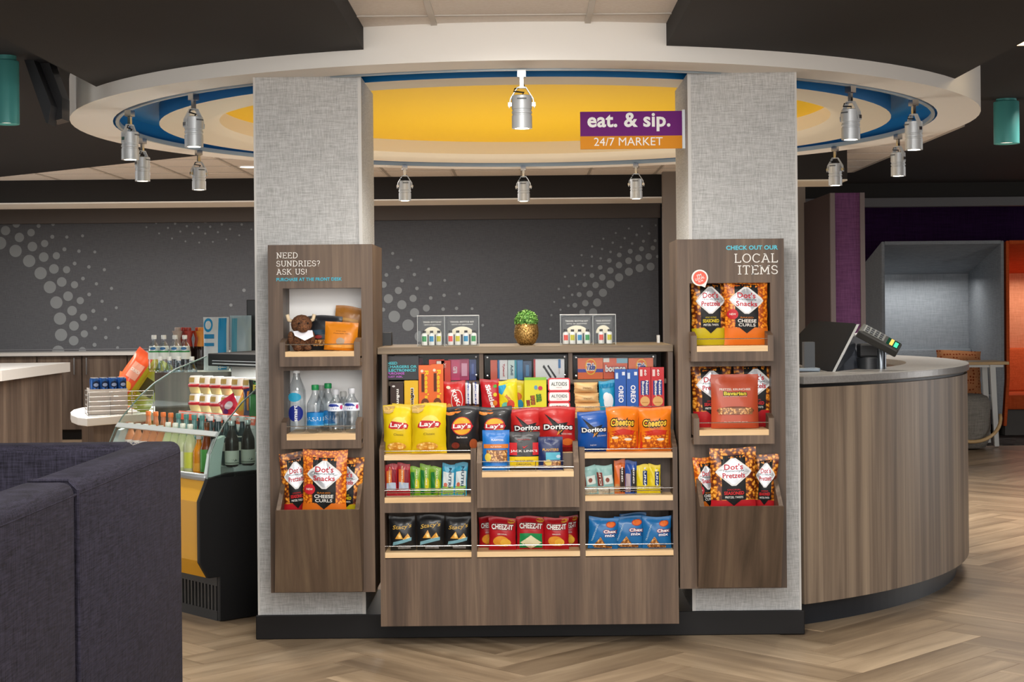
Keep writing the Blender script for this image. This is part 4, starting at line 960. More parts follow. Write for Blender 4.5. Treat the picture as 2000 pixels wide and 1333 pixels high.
# --- bottles
def bottle(name, label, cat, x, y, z, r, h, body, cap, bands=(), neck=.30, group=None, waist=0, capr=None, prints=None, rz=0, capname='cap', liquid=None):
    t = empty(name, (x, y, z), rz, label, cat, group)
    cr = capr or r*.42; zs = h*(1-neck); hc = .022 if h > .15 else .015
    prof = [(0, .002), (r*.72, 0), (r*.96, .008), (r, .022)]
    if waist: prof += [(r, h*.30), (r*(1-waist), h*.38), (r, h*.46)]
    prof += [(r, zs*.80), (r*.97, zs*.90), (r*.80, zs), (r*.58, zs+(h-hc-zs)*.35), (cr*.92, zs+(h-hc-zs)*.72), (cr*.9, h-hc)]
    def rf(b):
        for (r0, z0), (r1, z1) in zip(prof[1:], prof[2:]):
            if z0 <= b <= z1: return r0+(r1-r0)*(b-z0)/max(1e-6, z1-z0)
        return r
    put(MB().lathe(prof, n=24, cap=False), 'bottle_body', body, t, smooth=True, world=False)
    if liquid: put(MB().lathe([(0, .004), (r*.93, .008), (r*.96, .03), (r*.96, zs*.78), (r*.78, zs*.97), (0, zs*.98)], n=20, cap=False), 'liquid', liquid, t, smooth=True, world=False)
    put(MB().lathe([(cr, h-hc), (cr*1.04, h-hc+.002), (cr*1.04, h-.003), (cr*.95, h), (0, h)], n=20, cap=False), capname, cap, t, smooth='auto', world=False)
    for (z0, z1, m) in bands:
        m = mat(m, .4) if isinstance(m, str) else m
        o = put(MB().lathe([(rf(z0*h)+.0012, z0*h), (rf((z0+z1)/2*h)+.0012, (z0+z1)/2*h), (rf(z1*h)+.0012, z1*h)], n=24, cap=False), 'label', m, t, smooth=True, world=False)
    if prints:
        decals(CylSurf(rf, 2*r, h), prints, t, 'label_print')
    return t
z_ = shL[1]
BL = lambda px, Y: px_x(px, Y, 800)
SMH = px_z(580, 719, 6.64)-z_
bottle('water_bottle', 'tall clear water bottle with blue oval label on the left lower tray', 'bottle', BL(580, 6.64), 6.64, z_, .038, SMH, PET, mat('#d5d8da', .4), neck=.28,
       prints=[('e', -.10, .55, .42, .07, '#2ea7cf'), ('e', -.02, .30, .46, .125, '#1b2a86'), T('smart', .02, .30, .20, '#f3f5fa', h=.30, bold=.02) if False else ('t', 'smart', .0, .30, .9, '#f3f5fa', {'h': .055, 'bold': .03, 'rot': PI/2})])
for (px, Y, yt, lab) in ((616, 6.62, 752, 'clear water bottle with green cap and wide blue label on the left lower tray'), (641, 6.70, 749, 'clear water bottle with green cap behind the two small bottles')):
    bottle('water_bottle', lab, 'bottle', BL(px, Y), Y, z_, .036, px_z(px, yt, Y)-z_, PET, mat('#1f8a4c', .4), bands=[(.13, .42, '#1a7cc0')], neck=.33, group='clear water bottles on the left tray',
           prints=[T('DASANI', 0, .29, 1.5, '#e8f4fb', h=.085, bold=.01), ('b', -.8, .8, .13, .165, '#7fc6e6')])
for (px, Y, yt, lab) in ((656, 6.62, 761, 'small clear water bottle with white cap between green cap and rightmost bottle'), (687, 6.62, 759, 'small clear water bottle rightmost on the left lower tray')):
    bottle('water_bottle', lab, 'bottle', BL(px, Y), Y, z_, .0325, px_z(px, yt, Y)-z_, PET, mat('#c9ccd2', .4), bands=[(.50, .68, '#dfe6f2')], neck=.30, waist=.08, group='clear water bottles on the left tray',
           prints=[('e', -.15, .59, .42, .085, '#2a3f9c'), T('Pure Life', -.15, .59, .62, '#f1f3fa', h=.05, bold=.02), ('e', .45, .59, .12, .05, '#d2477c')])
bottle('water_bottle', 'clear water bottle with grey cap at the back of the left lower tray', 'bottle', BL(671, 6.76), 6.76, z_, .032, px_z(671, 765, 6.76)-z_, PET, mat('#b9b9b6', .4), neck=.3, group='clear water bottles on the left tray')
bottle('water_bottle', 'clear water bottle with grey cap behind the green capped pair', 'bottle', BL(629, 6.78), 6.78, z_, .032, px_z(629, 753, 6.78)-z_, PET, mat('#b9b9b6', .4), neck=.3, group='clear water bottles on the left tray')
# --- chips row
def lays(x0, x1, yt, zb, Y, label, black=False, **k):
    if not black:
        sp = [('e', .04, .62, .27, .14, '#fbe26a'), ('p', [(-.30, .60), (-.22, .67), (.30, .64), (.36, .60), (.30, .52), (-.20, .51), (-.32, .54)], '#c9202c'), T("Lay's", .02, .585, .56, '#fdfbf5', h=.12, bold=.03, shear=.1), T('Classic', .02, .40, .34, '#7d6a1c', h=.045), ('e', -.05, .15, .32, .085, CHIPP), ('p', [(-.48, .98), (-.1, .97), (-.16, .86), (-.3, .82), (-.47, .84)], '#d9b46a')]
        return P('pouch', 'chip_bag', label, 'chip bag', x0, x1, yt, zb, Y, '#f0cf14', sp, .075, group='potato chip bags on the middle tier', top=.10, **k)
    sp = [('e', -.34, .87, .14, .05, '#e08a3a'), ('e', -.14, .90, .11, .045, '#d9792c'), ('e', 0, .58, .31, .195, '#c9202c'), ('e', 0, .58, .28, .18, '#f3b323'), ('p', [(-.33, .55), (-.25, .63), (.27, .64), (.34, .58), (.28, .52), (-.24, .50)], '#c9202c'), T("Lay's", 0, .575, .54, '#fdfbf5', h=.12, bold=.03, shear=.1), T('Barbecue', 0, .345, .32, '#efe9e2', h=.04, bold=.02), ('e', .34, .2, .12, .11, '#b2562c'), ('e', -.2, .17, .12, .07, '#7a2c20')]
    return P('pouch', 'chip_bag', label, 'chip bag', x0, x1, yt, zb, Y, '#232224', sp, .075, group='potato chip bags on the middle tier', top=.10, **k)
lays(766, 848, 790, CH, 6.715, 'yellow chip bag mostly hidden behind the first two yellow bags')
lays(748, 808, 793, CH, 6.66, 'yellow chip bag leftmost on the middle tier')
lays(803, 872, 789, CH, 6.64, 'yellow chip bag second from the left on the middle tier')
lays(869, 936, 795, CH, 6.65, 'black chip bag with yellow sun logo right of the yellow bags', True)
lays(932, 1000, 795, CH, 6.70, 'black chip bag partly behind the bright blue nut pouch', True)
def dor(x0, x1, yt, zb, Y, label, blue=False, **k):
    c, c2 = ('#1553a8', '#12367a') if blue else ('#c2211f', '#8f1315')
    sp = [('p', [(-.36, .86), (.02, .62), (.30, .66), (.10, .36), (-.05, .50)], '#1a1718'), ('p', [(-.02, .36), (.10, .60), (.18, .50)], '#e8a03a'), ('p', [(.06, .42), (.03, .60), (.16, .58)], '#26201f'), ('b', -.5, .5, 0, .10, c2),
          T('Doritos', .02, .555, .80, '#f7f4f0', h=.115, bold=.035, ol='#17151a'), T('COOL RANCH' if blue else 'NACHO CHEESE', .26, .40, .30, '#f3e9df', h=.035), T('PARTY SIZE' if False else 'NEW', 0, .17, .2, '#f2f2f5', h=.035) if blue else ('e', .28, .22, .16, .08, '#e2702c')]
    return P('pouch', 'chip_bag', label, 'chip bag', x0, x1, yt, zb, Y, c, sp, .075, group='tortilla chip bags on the middle tier', top=.10, **k)
dor(996, 1062, 798, CH, 6.70, 'red tortilla chip bag behind the black jerky bag')
dor(1052, 1124, 796, CH, 6.67, 'red tortilla chip bag right above the navy nut pouch', tilt=-.03)
dor(1127, 1189, 804, CH, 6.655, 'blue tortilla chip bag leftmost in the right bay', True)
def cheet(x0, x1, yt, Y, label):
    return P('pouch', 'chip_bag', label, 'chip bag', x0, x1, yt, CH, Y, '#ef7c15', [('p', [(-.46, .44), (0, .52), (.46, .46), (.46, .05), (-.46, .05)], '#d2331c'), T('Cheetos', -.02, .66, .72, '#f6c53a', h=.16, bold=.03, shear=.12, ol='#20190f'), T('Crunchy', .02, .54, .3, '#7a2a10', h=.035, bold=.01), ('b', -.40, .40, .10, .38, CURLS), ('e', -.25, .32, .10, .03, '#f7ead8'), ('e', .15, .28, .12, .03, '#f7ead8'), ('e', 0, .06, .15, .02, '#f2eee8')], .08, group='cheese puff bags on the middle tier', top=.10)
cheet(1183, 1248, 796, 6.65, 'orange and red cheese puff bag beside the blue chip bag')
cheet(1246, 1311, 796, 6.65, 'orange and red cheese puff bag rightmost on the middle tier')
# --- centre trough
P('doy', 'nut_pouch', 'bright blue nut pouch at the left in the centre trough', 'snack pouch', 942, 995, 841, TRZ, 6.55, '#1878cf', [T('PLANTERS', .05, .76, .45, '#f2f5f8', h=.045, bold=.02), ('b', -.46, .46, .56, .66, '#dd7b28'), T('NUT-RITION', 0, .60, .4, '#fdf3e4', h=.04), ('b', -.36, .42, .22, .52, SNACK), ('e', -.3, .34, .12, .1, '#efcf52')], .05)
P('doy', 'jerky_bag', 'black, red and yellow jerky bag in the middle of the centre trough', 'snack bag', 992, 1054, 844, TRZ, 6.56, '#262122', [('b', -.5, -.22, .40, .72, '#d2232a'), ('b', .28, .5, .40, .72, '#d2232a'), ('b', -.5, .5, .10, .36, '#f2cd16'), T('JACK LINK\'S', 0, .50, .86, '#f4f1ee', h=.075, bold=.02), T('beef jerky', 0, .80, .4, '#c8312f', h=.04), T('TENDER BITES', 0, .25, .6, '#2b2413', h=.05, bold=.01), T('ORIGINAL', 0, .17, .5, '#2b2413', h=.04), ('p', [(-.06, .63), (0, .57), (.14, .66), (.0, .60)], '#d2232a')], .045)
P('doy', 'nut_pouch', 'navy nut pouch at the right in the centre trough', 'snack pouch', 1051, 1099, 854, TRZ, 6.55, '#1b2a5e', [T('PLANTERS', 0, .62, .66, '#e3a83a', h=.075, bold=.02), ('b', -.20, .40, .32, .54, '#59b4cd'), ('b', -.3, .42, .08, .30, SNACK), ('e', .32, .42, .09, .05, '#c9dbe8'), ('e', -.1, .24, .14, .09, '#eacb6a')], .045)
def wire_rack(label, x0, x1, zb, Y0, Y1, h=.03):
    A, B_ = px_x(x0, Y0, 900), px_x(x1, Y0, 900)
    t = empty('wire_rack', ((A+B_)/2, (Y0+Y1)/2, zb), 0, label, 'rack')
    for k, zz in enumerate((zb+.004, zb+h, zb+h*1.9)):
        put(MB().tube([(A, Y1, zz), (A-.002*k, Y0, zz), (B_+.002*k, Y0, zz), (B_, Y1, zz)], .0016, 6), 'wire', CHROME, t)
    for x in (A, A+(B_-A)/3, A+(B_-A)*2/3, B_): put(MB().tube([(x, Y0, zb), (x, Y0, zb+h*1.9)], .0016, 6), 'wire', CHROME, t)
wire_rack('small chrome wire rack holding nut pouches in the centre trough', 938, 1100, TRZ, 6.515, 6.59, .022)
wire_rack('chrome wire rack around the snack bars of the left bay', 754, 907, BARZ, 6.605, 6.69, .018)
wire_rack('chrome wire rack around the snack bars of the right bay', 1138, 1292, BARZ, 6.605, 6.69, .018)
# --- snack bars
def bar(x0, x1, yt, c, label, sp, Y=6.63, grp='', roll=0, zones=None, tilt=-.04):
    return P('pouch', 'snack_bar', label, 'snack bar', x0, x1, yt, BARZ, Y, c, sp, .022, 0, tilt, group=grp, roll=roll, zones=zones, top=.12)
vt = lambda s, col, cz=.6, wf=1.6, h=.20, cx=0: ('t', s, cx, cz, wf*.9, col, {'h': h*.5, 'bold': .03, 'rot': -PI/2})
def vtxt(s, cx, cz, length, thick, col, up=False): return ('t', s, cx, cz, length, col, {'h': thick, 'bold': .03, 'rot': PI/2 if up else -PI/2})
for k, (x0, x1, yt, lab) in enumerate(((752, 776, 908, 'red topped snack bar leftmost in the left bay'), (776, 801, 906, 'red topped snack bar second in the left bay'))):
    bar(x0, x1, yt, '#b5202c', lab, [('b', -.4, .4, .30, .80, '#e0762a'), ('b', .05, .42, .42, .82, '#8e1f2c'), ('b', -.4, .4, .20, .42, '#b9c6d6'), vtxt('ClifBar', -.12, .62, 1.5, .05, '#f5e2b0')], grp='snack bars in the left bay')
for k, (x0, x1, yt) in enumerate(((801, 822, 913), (820, 841, 908), (840, 862, 913))):
    bar(x0, x1, yt, '#7dae1f', ['green granola bar left one of three', 'green granola bar middle one of three', 'green granola bar right one of three'][k]+' in the left bay', [('b', -.45, -.08, .05, .80, '#1f7a34'), ('e', .16, .4, .2, .2, '#d9cf2a'), vtxt('NATURE', .1, .62, 1.6, .05, '#f3f0c8')], grp='snack bars in the left bay')
for k, (x0, x1, yt) in enumerate(((861, 887, 907), (886, 911, 905))):
    bar(x0, x1, yt, '#2f9fc4', ['pale blue cereal bar beside the green bars', 'pale blue cereal bar rightmost in the left bay'][k], [('b', -.42, .42, .12, .74, '#dfeaea'), ('b', -.42, .42, .03, .30, '#9cc65a'), ('e', -.2, .34, .14, .07, '#cf6a52'), vtxt('NUTRI', .12, .58, 1.5, .09, '#274a66')], grp='snack bars in the left bay', roll=.05)
for k, (x0, x1, yt) in enumerate(((1133, 1168, 911), (1167, 1201, 909))):
    bar(x0, x1, yt, '#8fbdb8', ['pale teal energy bar leftmost in the right bay', 'pale teal energy bar second in the right bay'][k], [('b', -.45, -.12, .30, .76, '#7a2f24'), ('b', -.05, .45, .35, .65, '#dfe7df'), ('b', -.45, .45, .03, .25, '#d8cdb4'), vtxt('CLIF', -.28, .54, .75, .07, '#e9dccb', True), ('e', .15, .5, .12, .08, '#8a4a3a')], grp='snack bars in the right bay', roll=-.10)
bar(1199, 1221, 899, '#dd6a24', 'orange topped nut bar in the right bay', [('b', 0, .46, .05, .74, '#3a2b22'), ('b', -.45, -.05, .05, .3, '#c88a4a'), vtxt('KIND', .22, .56, 1.3, .05, '#f4efe8')], grp='snack bars in the right bay')
bar(1220, 1244, 901, '#1d4fa6', 'blue topped nut bar in the right bay', [('b', 0, .46, .05, .74, '#2c2a2c'), ('b', -.45, -.05, .05, .6, '#b7a4a8'), vtxt('KIND', .22, .56, 1.3, .05, '#f4efe8')], grp='snack bars in the right bay')
for k, (x0, x1, yt) in enumerate(((1242, 1267, 909), (1266, 1290, 908))):
    bar(x0, x1, yt, '#e8cf1e', ['yellow bar with dark label beside the blue nut bar', 'yellow bar with dark label rightmost in the right bay'][k], [('b', .02, .38, .30, .78, '#20386e'), vtxt('LUNA', .2, .54, 1.5, .07, '#f3f4f6')], grp='snack bars in the right bay')
# --- bottom row bags
def small(x0, x1, yt, Y, c, label, sp, grp, **k): return P('pouch', 'snack_bag', label, 'snack bag', x0, x1, yt, LOWZ, Y, c, sp, .045, group=grp, top=.10, **k)
for k, (x0, x1, yt) in enumerate(((762, 813, 1009), (814, 868, 1007), (868, 920, 1009))):
    small(x0, x1, yt, 6.64, '#1b1a1c', 'black pita chip bag, '+['left', 'middle', 'right'][k]+' one of three in the bottom left bay', [T("Stacy's", 0, .70, .74, '#d9ae4c', h=.15, bold=.01, shear=.35, rot=.12), ('p', [(-.30, .36), (-.1, .58), (.02, .36)], CHIPP), ('p', [(0, .34), (.22, .52), (.32, .38)], CHIPP), ('p', [(-.4, .16), (.35, .30), (.36, .40), (-.38, .26)], '#7fb0bd'), ('b', -.2, .3, .05, .12, '#8d8f92')], 'black bags in the bottom left bay', roll=(-.04, 0, .03)[k])
def chz(x0, x1, yt, Y, label, white=False, **k):
    small(x0, x1, yt, Y, '#b8141f', label, [T('CHEEZ-IT', 0, .72, .80, '#f7f2ea', h=.16, bold=.03, ol='#7a0c14'), ('e', .32, .90, .14, .06, '#d89a30')]+([('b', -.40, .40, .05, .50, '#1c8a4a'), ('p', [(-.38, .22), (0, .44), (.38, .22), (0, .02)], '#ece3b8')] if white else [('e', -.05, .28, .30, .16, '#e8982e'), ('e', .12, .24, .2, .12, '#f2b63e'), T('ORIGINAL', 0, .5, .36, '#f5ece2', h=.04)]), 'red cracker bags in the bottom centre bay', **k)
chz(935, 975, 1010, 6.70, 'red cracker bag half hidden at the left of the bottom centre bay')
chz(1092, 1129, 1008, 6.70, 'red cracker bag half hidden at the right of the bottom centre bay')
chz(954, 1008, 1012, 6.63, 'red cracker bag left one of the front three')
chz(1008, 1065, 1010, 6.64, 'red cracker bag with green lower half, middle of the front three', True)
chz(1062, 1111, 1011, 6.63, 'red cracker bag right one of the front three')
def chex(x0, x1, yt, Y, label, **k):
    small(x0, x1, yt, Y, '#1a6fae', label, [('e', .24, .80, .17, .10, '#b5341f'), ('e', .24, .80, .14, .08, '#e8702a'), T('Chex', .22, .58, .44, '#f6eff0', h=.10, bold=.04, ol='#8c1f2c'), T('mix', .22, .46, .34, '#f6f4f8', h=.09, bold=.03, ol='#1a3c86'), ('t', 'TRADITIONAL', -.30, .52, .62, '#bfe0f2', {'h': .05, 'rot': 1.25}), ('p', [(-.36, .08), (-.1, .40), (.14, .08)], SNACK), ('b', -.3, .3, .03, .12, SNACK)], 'blue snack mix bags in the bottom right bay', **k)
chex(1210, 1262, 1003, 6.70, 'blue snack mix bag standing behind the front three')
chex(1147, 1206, 1011, 6.63, 'blue snack mix bag left one of the front three', roll=.05)
chex(1197, 1258, 1009, 6.645, 'blue snack mix bag middle one of the front three', roll=.03)
chex(1254, 1311, 1009, 6.63, 'blue snack mix bag right one of the front three')
# --- candy tier
CYd = 6.80
def cbox(x0, x1, yt, c, label, sp, Y=CYd, d=.03, name='candy_box', cat='candy box', zb=CZ, grp='candy boxes on the upper tier', **k): return P('box', name, label, cat, x0, x1, yt, zb, Y, c, sp, d, group=grp, rough=.4, **k)
def cbag(x0, x1, yt, c, label, sp, Y=CYd, **k): return P('pouch', 'candy_bag', label, 'candy bag', x0, x1, yt, CZ, Y, c, sp, .03, group='candy bags on the upper tier', top=.09, **k)
mmt = lambda a: [T("m&m's", .05, .45, .9, a, h=.16, bold=.03, rot=-PI/2, ol='#f4f0ea' if a != '#f7f3ee' else '#1c1210')]
cbox(763, 788, 749, '#3a241c', 'brown candy box leftmost on the upper tier', [('t', "m&m's", .1, .50, 1.5, '#f7f3ee', {'h': .10, 'bold': .04, 'rot': -PI/2}), ('e', -.3, .2, .12, .05, '#3f8fd0'), ('e', -.25, .9, .12, .03, '#e8e4e0')])
cbox(790, 817, 744, '#f0bf18', 'yellow candy box beside the brown one', [('t', "m&m's", .1, .45, 1.5, '#33201a', {'h': .10, 'bold': .04, 'rot': -PI/2, 'ol': '#f6f2ea'}), ('e', -.3, .2, .12, .06, '#6ea32c')])
cbox(838, 868, 703, '#d9421f', 'tall red orange candy box behind the peanut butter boxes', [('b', 0, .3, .9, .97, '#f2e6d8')], Y=6.829, d=.02)
cbox(852, 880, 705, '#c9351d', 'tall dark orange box at the back behind the wafer pouch', [('t', 'XL', .1, .9, .4, '#f2e2d6', {'h': .05, 'rot': -PI/2})], Y=6.829, d=.02)
for k, (x0, x1, yt) in enumerate(((818, 842, 714), (842, 866, 712))):
    cbox(x0, x1, yt, '#ee6a1c', ['orange peanut butter cup box, left of the two tall ones', 'orange peanut butter cup box, right of the two tall ones'][k], [vtxt("Reese's", .15, .60, 2.3, .085, '#f3d21e'), ('b', -.28, -.05, .45, .82, '#5a2410'), ('e', 0, .22, .32, .10, '#6e3a1c'), ('b', -.1, .14, .05, .24, '#dca25c'), ('e', -.22, .88, .12, .03, '#f4e3c8')])
cbag(866, 909, 745, '#cf2422', 'red wafer bar pouch right of the orange boxes', [('e', .12, .42, .28, .33, '#e8e0d8'), ('e', .12, .42, .25, .30, '#cf2422'), ('t', 'KitKat', .12, .42, 1.05, '#f9f6f2', {'h': .14, 'bold': .03, 'rot': -1.2}), ('e', -.28, .82, .1, .05, '#f0d8b8'), ('e', -.25, .22, .12, .1, '#e59a4a')])
for k, (x0, x1) in enumerate(((908, 921), (922, 936))):
    cbag(x0, x1, 746, '#4a2a1c', ['brown and blue chocolate bar beside the red pouch', 'brown and blue chocolate bar by the case divider'][k], [('b', -.44, .44, .30, .94, '#f0eef0'), vtxt('SNICKERS', 0, .62, 4.2, .45*.11, '#24419c'), ('b', -.44, .44, .04, .24, '#b98350')])
cbag(941, 979, 741, '#c3141f', 'red fruit candy bag leftmost in the middle bay', [('t', 'Skittles', 0, .5, 1.25, '#f7f4f2', {'h': .15, 'bold': .04, 'rot': -1.35}), ('e', .22, .3, .12, .08, '#e8872a'), ('e', .28, .8, .1, .05, '#57a83c'), ('e', .25, .55, .1, .06, '#e7cf2e')], roll=-.06)
cbag(990, 1026, 743, '#e9d320', 'yellow gummy bag behind in the middle bay', [('e', .2, .25, .2, .16, '#2f8fb8'), ('e', .1, .5, .22, .12, '#d8742a')], Y=6.84)
cbag(974, 1013, 743, '#efdc1c', 'yellow and blue gummy candy bag in the middle bay', [('p', [(-.48, .86), (.02, .90), (-.3, .58), (-.47, .64)], '#2ba0cc'), T('SWEDISH', .05, .42, .55, '#d1364e', h=.09, bold=.03, rot=-.9), ('e', -.15, .22, .2, .12, '#6cc0a8'), ('e', .12, .25, .2, .14, '#d94a3a')], roll=-.05)
cbox(1024, 1067, 738, '#e6e026', 'yellow and green sour candy box in the middle bay', [('b', -.5, .5, .93, 1, '#8fce4a'), T('SOUR', .15, .42, .34, '#55a62f', h=.12, bold=.04, rot=-PI/2*.94, ol='#1d2411'), T('PATCH', -.12, .36, .40, '#d86a2a', h=.10, bold=.04, rot=-PI/2*.94, ol='#1d2411'), T('KIDS', -.33, .28, .25, '#c1443c', h=.08, bold=.04, rot=-PI/2*.94, ol='#1d2411'), ('e', .22, .7, .1, .06, '#cf3c50'), ('e', .02, .72, .08, .06, '#6aa6c4')])
zt_ = CZ
for k, lab in enumerate(('red and white mint tin at the bottom of the stack', 'red and white mint tin in the middle of the stack', 'red and white mint tin on top of the stack')):
    wq = 43*CYd/F
    t = empty('mint_tin', (px_x(1092, CYd, 780), CYd, zt_), 0, lab, 'tin', 'mint tins stacked on the upper tier')
    S = Surf('box', wq, .036, .06)
    def rr2(x0, x1, z0, z1, r, y0, y1):
        pts = []
        for (cx_, cz_, a0_) in ((x1-r, z0+r, -90), (x1-r, z1-r, 0), (x0+r, z1-r, 90), (x0+r, z0+r, 180)):
            for q in range(0, 91, 22): pts.append((cx_+r*math.cos(R(a0_+q)), cz_+r*math.sin(R(a0_+q))))
        return MB().prism(pts, 'y', y0, y1)
    hh_ = .046 if k < 2 else .056
    put(rr2(-wq/2, wq/2, 0, hh_, .009, -.012, .012), 'tin_body', mat('#c2343a', .3, .3), t, world=False)
    put(rr2(-wq/2+.005, wq/2-.005, .005, hh_-.005, .007, -.0135, -.012), 'lid_panel', mat('#eae8e4', .35), t, world=False)
    S = Surf('box', wq, hh_, .0275); decals(S, [T('ALTOIDS', 0, .55, .72, '#1d3a2c', h=.28, bold=.01), T('mints', 0, .28, .25, '#a03038', h=.08)], t)
    zt_ += hh_+.001
for k, (x0, x1, zz, hh_, lab) in enumerate(((1122, 1173, CZ, .040, 'clear wrapped tan crackers pack at the bottom of its stack'), (1121, 1169, CZ+.041, .042, 'clear wrapped tan crackers pack in the middle of its stack'), (1120, 1167, CZ+.084, .045, 'clear wrapped tan crackers pack on top of its stack'))):
    o = P('pouch', 'cracker_pack', lab, 'cracker pack', x0, x1, 700, zz, CYd, '#d8a86a', [('b', -.2, .3, .3, .7, '#e9c790'), T('crackers', .05, .5, .36, '#8a5a2a', h=.2)], .045, body=SNACK if False else mat('#d9ad74', .35), group='cracker packs on the upper tier', h=hh_, top=.03)
cbag(1169, 1201, 744, '#1a9ac4', 'blue and white mint bag beside the crackers', [('e', .1, .34, .30, .26, '#eef2f6'), ('e', -.05, .5, .2, .14, '#f4f6f8'), ('b', -.45, .45, .78, .9, '#0f7aa8')])
for k, (x0, x1) in enumerate(((1200, 1222), (1223, 1246))):
    cbox(x0, x1, 722, '#1456b0', ['blue sandwich cookie box, left one', 'blue sandwich cookie box, right one'][k], [vtxt('OREO', .05, .42, 1.5, .115, '#f4f6fa'), ('e', 0, .05, .40, .09, '#efe8e0'), ('e', .05, .06, .34, .075, '#2a1c1a'), ('b', -.42, -.2, .78, .92, '#cfdff2'), ('b', .15, .4, .86, .94, '#e8eef6')])
for k, (x0, x1) in enumerate(((1247, 1270), (1271, 1296))):
    cbox(x0, x1, 718, '#cf2028', ['red peanut cookie box, left one', 'red peanut cookie box, right one'][k], [('b', -.35, .35, .38, .70, '#2a3c8a'), vtxt('Nutter', .18, .54, 1.25, .055, '#f7f4ee'), vtxt('Butter', -.14, .52, 1.25, .055, '#f7f4ee'), ('e', 0, .24, .40, .11, '#e5b06a'), ('b', -.25, .25, .2, .22, '#c78c46'), ('b', -.4, -.2, .80, .95, '#f0d8d2'), vtxt('60', .05, .88, .5, .05, '#f7f4ee')])
# --- glass fronted cases
KZ = 1.113; KY = 6.868
kb = lambda x0, x1, yt, c, lab, sp, Y=KY, **k: cbox(x0, x1, yt, c, lab, sp, Y=Y, zb=KZ, grp='boxes behind the acrylic fronts', name='small_box', cat='box', **k)
# sign in the left case
t = empty('charger_sign', at(790, 735, 6.83), 0, 'small black sign lettered NEED CHARGERS OR ELECTRONICS? under the ledge', 'sign')
sa, sb = px_x(750, 6.825, 720), px_x(818, 6.825, 720)
put(MB().box(sa, sb, 6.820, 6.824, px_z(785, 742, 6.825), px_z(785, 696, 6.825)), 'panel', mat('#17161a', .3), t)
mb = MB(); mb2 = MB(); mpq = lambda a, b, l=0: (a, 6.8185, b)
for s, y, wd in (('NEED', 710, 20), ('CHARGERS OR', 717, 58), ('ELECTRONICS?', 724, 56)):
    p = at(756, y, 6.8185); flat_text(mb, mpq, s, p[0], p[2], wd=wd*6.8185/F, ht=5.4*6.8185/F, bold=.03, align='l')
for s, y, wd in (('PURCHASE', 730, 33), ('JUST ASK.', 737, 30)):
    p = at(757, y, 6.8185); flat_text(mb2, mpq, s, p[0], p[2], wd=wd*6.8185/F, ht=4.6*6.8185/F, bold=.03, align='l')
put(mb, 'lettering', mat('#4cc0cc', .5), t); put(mb2, 'lettering', mat('#b65cc0', .5), t)
kb(778, 826, 701, '#8a2f44', 'dull red box at the back of the left case', [('b', -.2, .4, .5, .8, '#c05a6c')], Y=6.98)
kb(876, 898, 703, '#d2336a', 'pink box in the left acrylic case', [vtxt('care', .1, .5, .6, .2, '#f4d8e2')])
kb(898, 916, 702, '#b0285c', 'magenta box in the left acrylic case', [('b', -.3, .3, .2, .8, '#e8a8c2')])
kb(917, 930, 703, '#2c3a78', 'navy box rightmost in the left acrylic case', [('b', -.2, .2, .3, .8, '#5a6cb0')])
kb(958, 971, 704, '#d9583c', 'coral box leftmost in the middle acrylic case', [])
kb(972, 991, 704, '#e6e4e4', 'white and blue box in the middle acrylic case', [('b', -.5, -.3, 0, 1, '#2c6aa6'), vtxt('Tylenol', .1, .5, 1.3, .16*.8, '#b8323c')])
kb(992, 1009, 704, '#cfe3e0', 'white and teal box in the middle acrylic case', [('b', .25, .5, 0, 1, '#2d9ab0'), vtxt('Advil', -.05, .5, 1.2, .14, '#3a4a5c')])
kb(1010, 1021, 704, '#2c7ab0', 'narrow blue box in the middle acrylic case', [])
kb(1022, 1038, 706, '#2a4668', 'dark blue box beside the white swab box', [('b', -.2, .2, .2, .8, '#4f7fae')])
kb(1042, 1102, 702, '#e9e9ea', 'white box with black applicators in the middle acrylic case', [('b', -.5, -.44, 0, 1, '#c03a40'), ('p', [(-.20, .62), (-.16, .72), (.08, .12), (.04, .04)], '#2b2c30'), ('p', [(-.06, .66), (-.02, .72), (.24, .12), (.20, .04)], '#2b2c30'), ('e', -.17, .62, .035, .07, '#2b2c30'), ('b', .30, .38, .55, .98, '#3d7ab8'), T('LUX BOX', .33, .4, .2, '#8a8a90', h=.06, rot=-PI/2)])
for x0, x1, lab in ((1128, 1177, 'orange detergent box left in the right acrylic case'), (1227, 1275, 'orange detergent box right in the right acrylic case')):
    kb(x0, x1, 700, '#e8661f', lab, [('b', -.5, .5, .32, .48, '#3c3a9c'), ('e', .02, .58, .22, .38, '#f4c52c'), ('e', .02, .58, .19, .33, '#e8661f'), T('Tide', .02, .58, .34, '#2a3c9c', h=.30, bold=.04, shear=.2, ol='#f6efe2')])
kb(1178, 1225, 700, '#e2582c', 'orange and white dryer sheet box between the detergent boxes', [('e', .25, .92, .28, .30, '#3f86b8') if False else ('b', -.5, -.25, .8, 1, '#efe6dc'), ('b', .05, .5, .75, .99, '#8bb8c8'), T('bounce', 0, .5, .84, '#f7f3ee', h=.34, bold=.04, ol='#b02c24')])
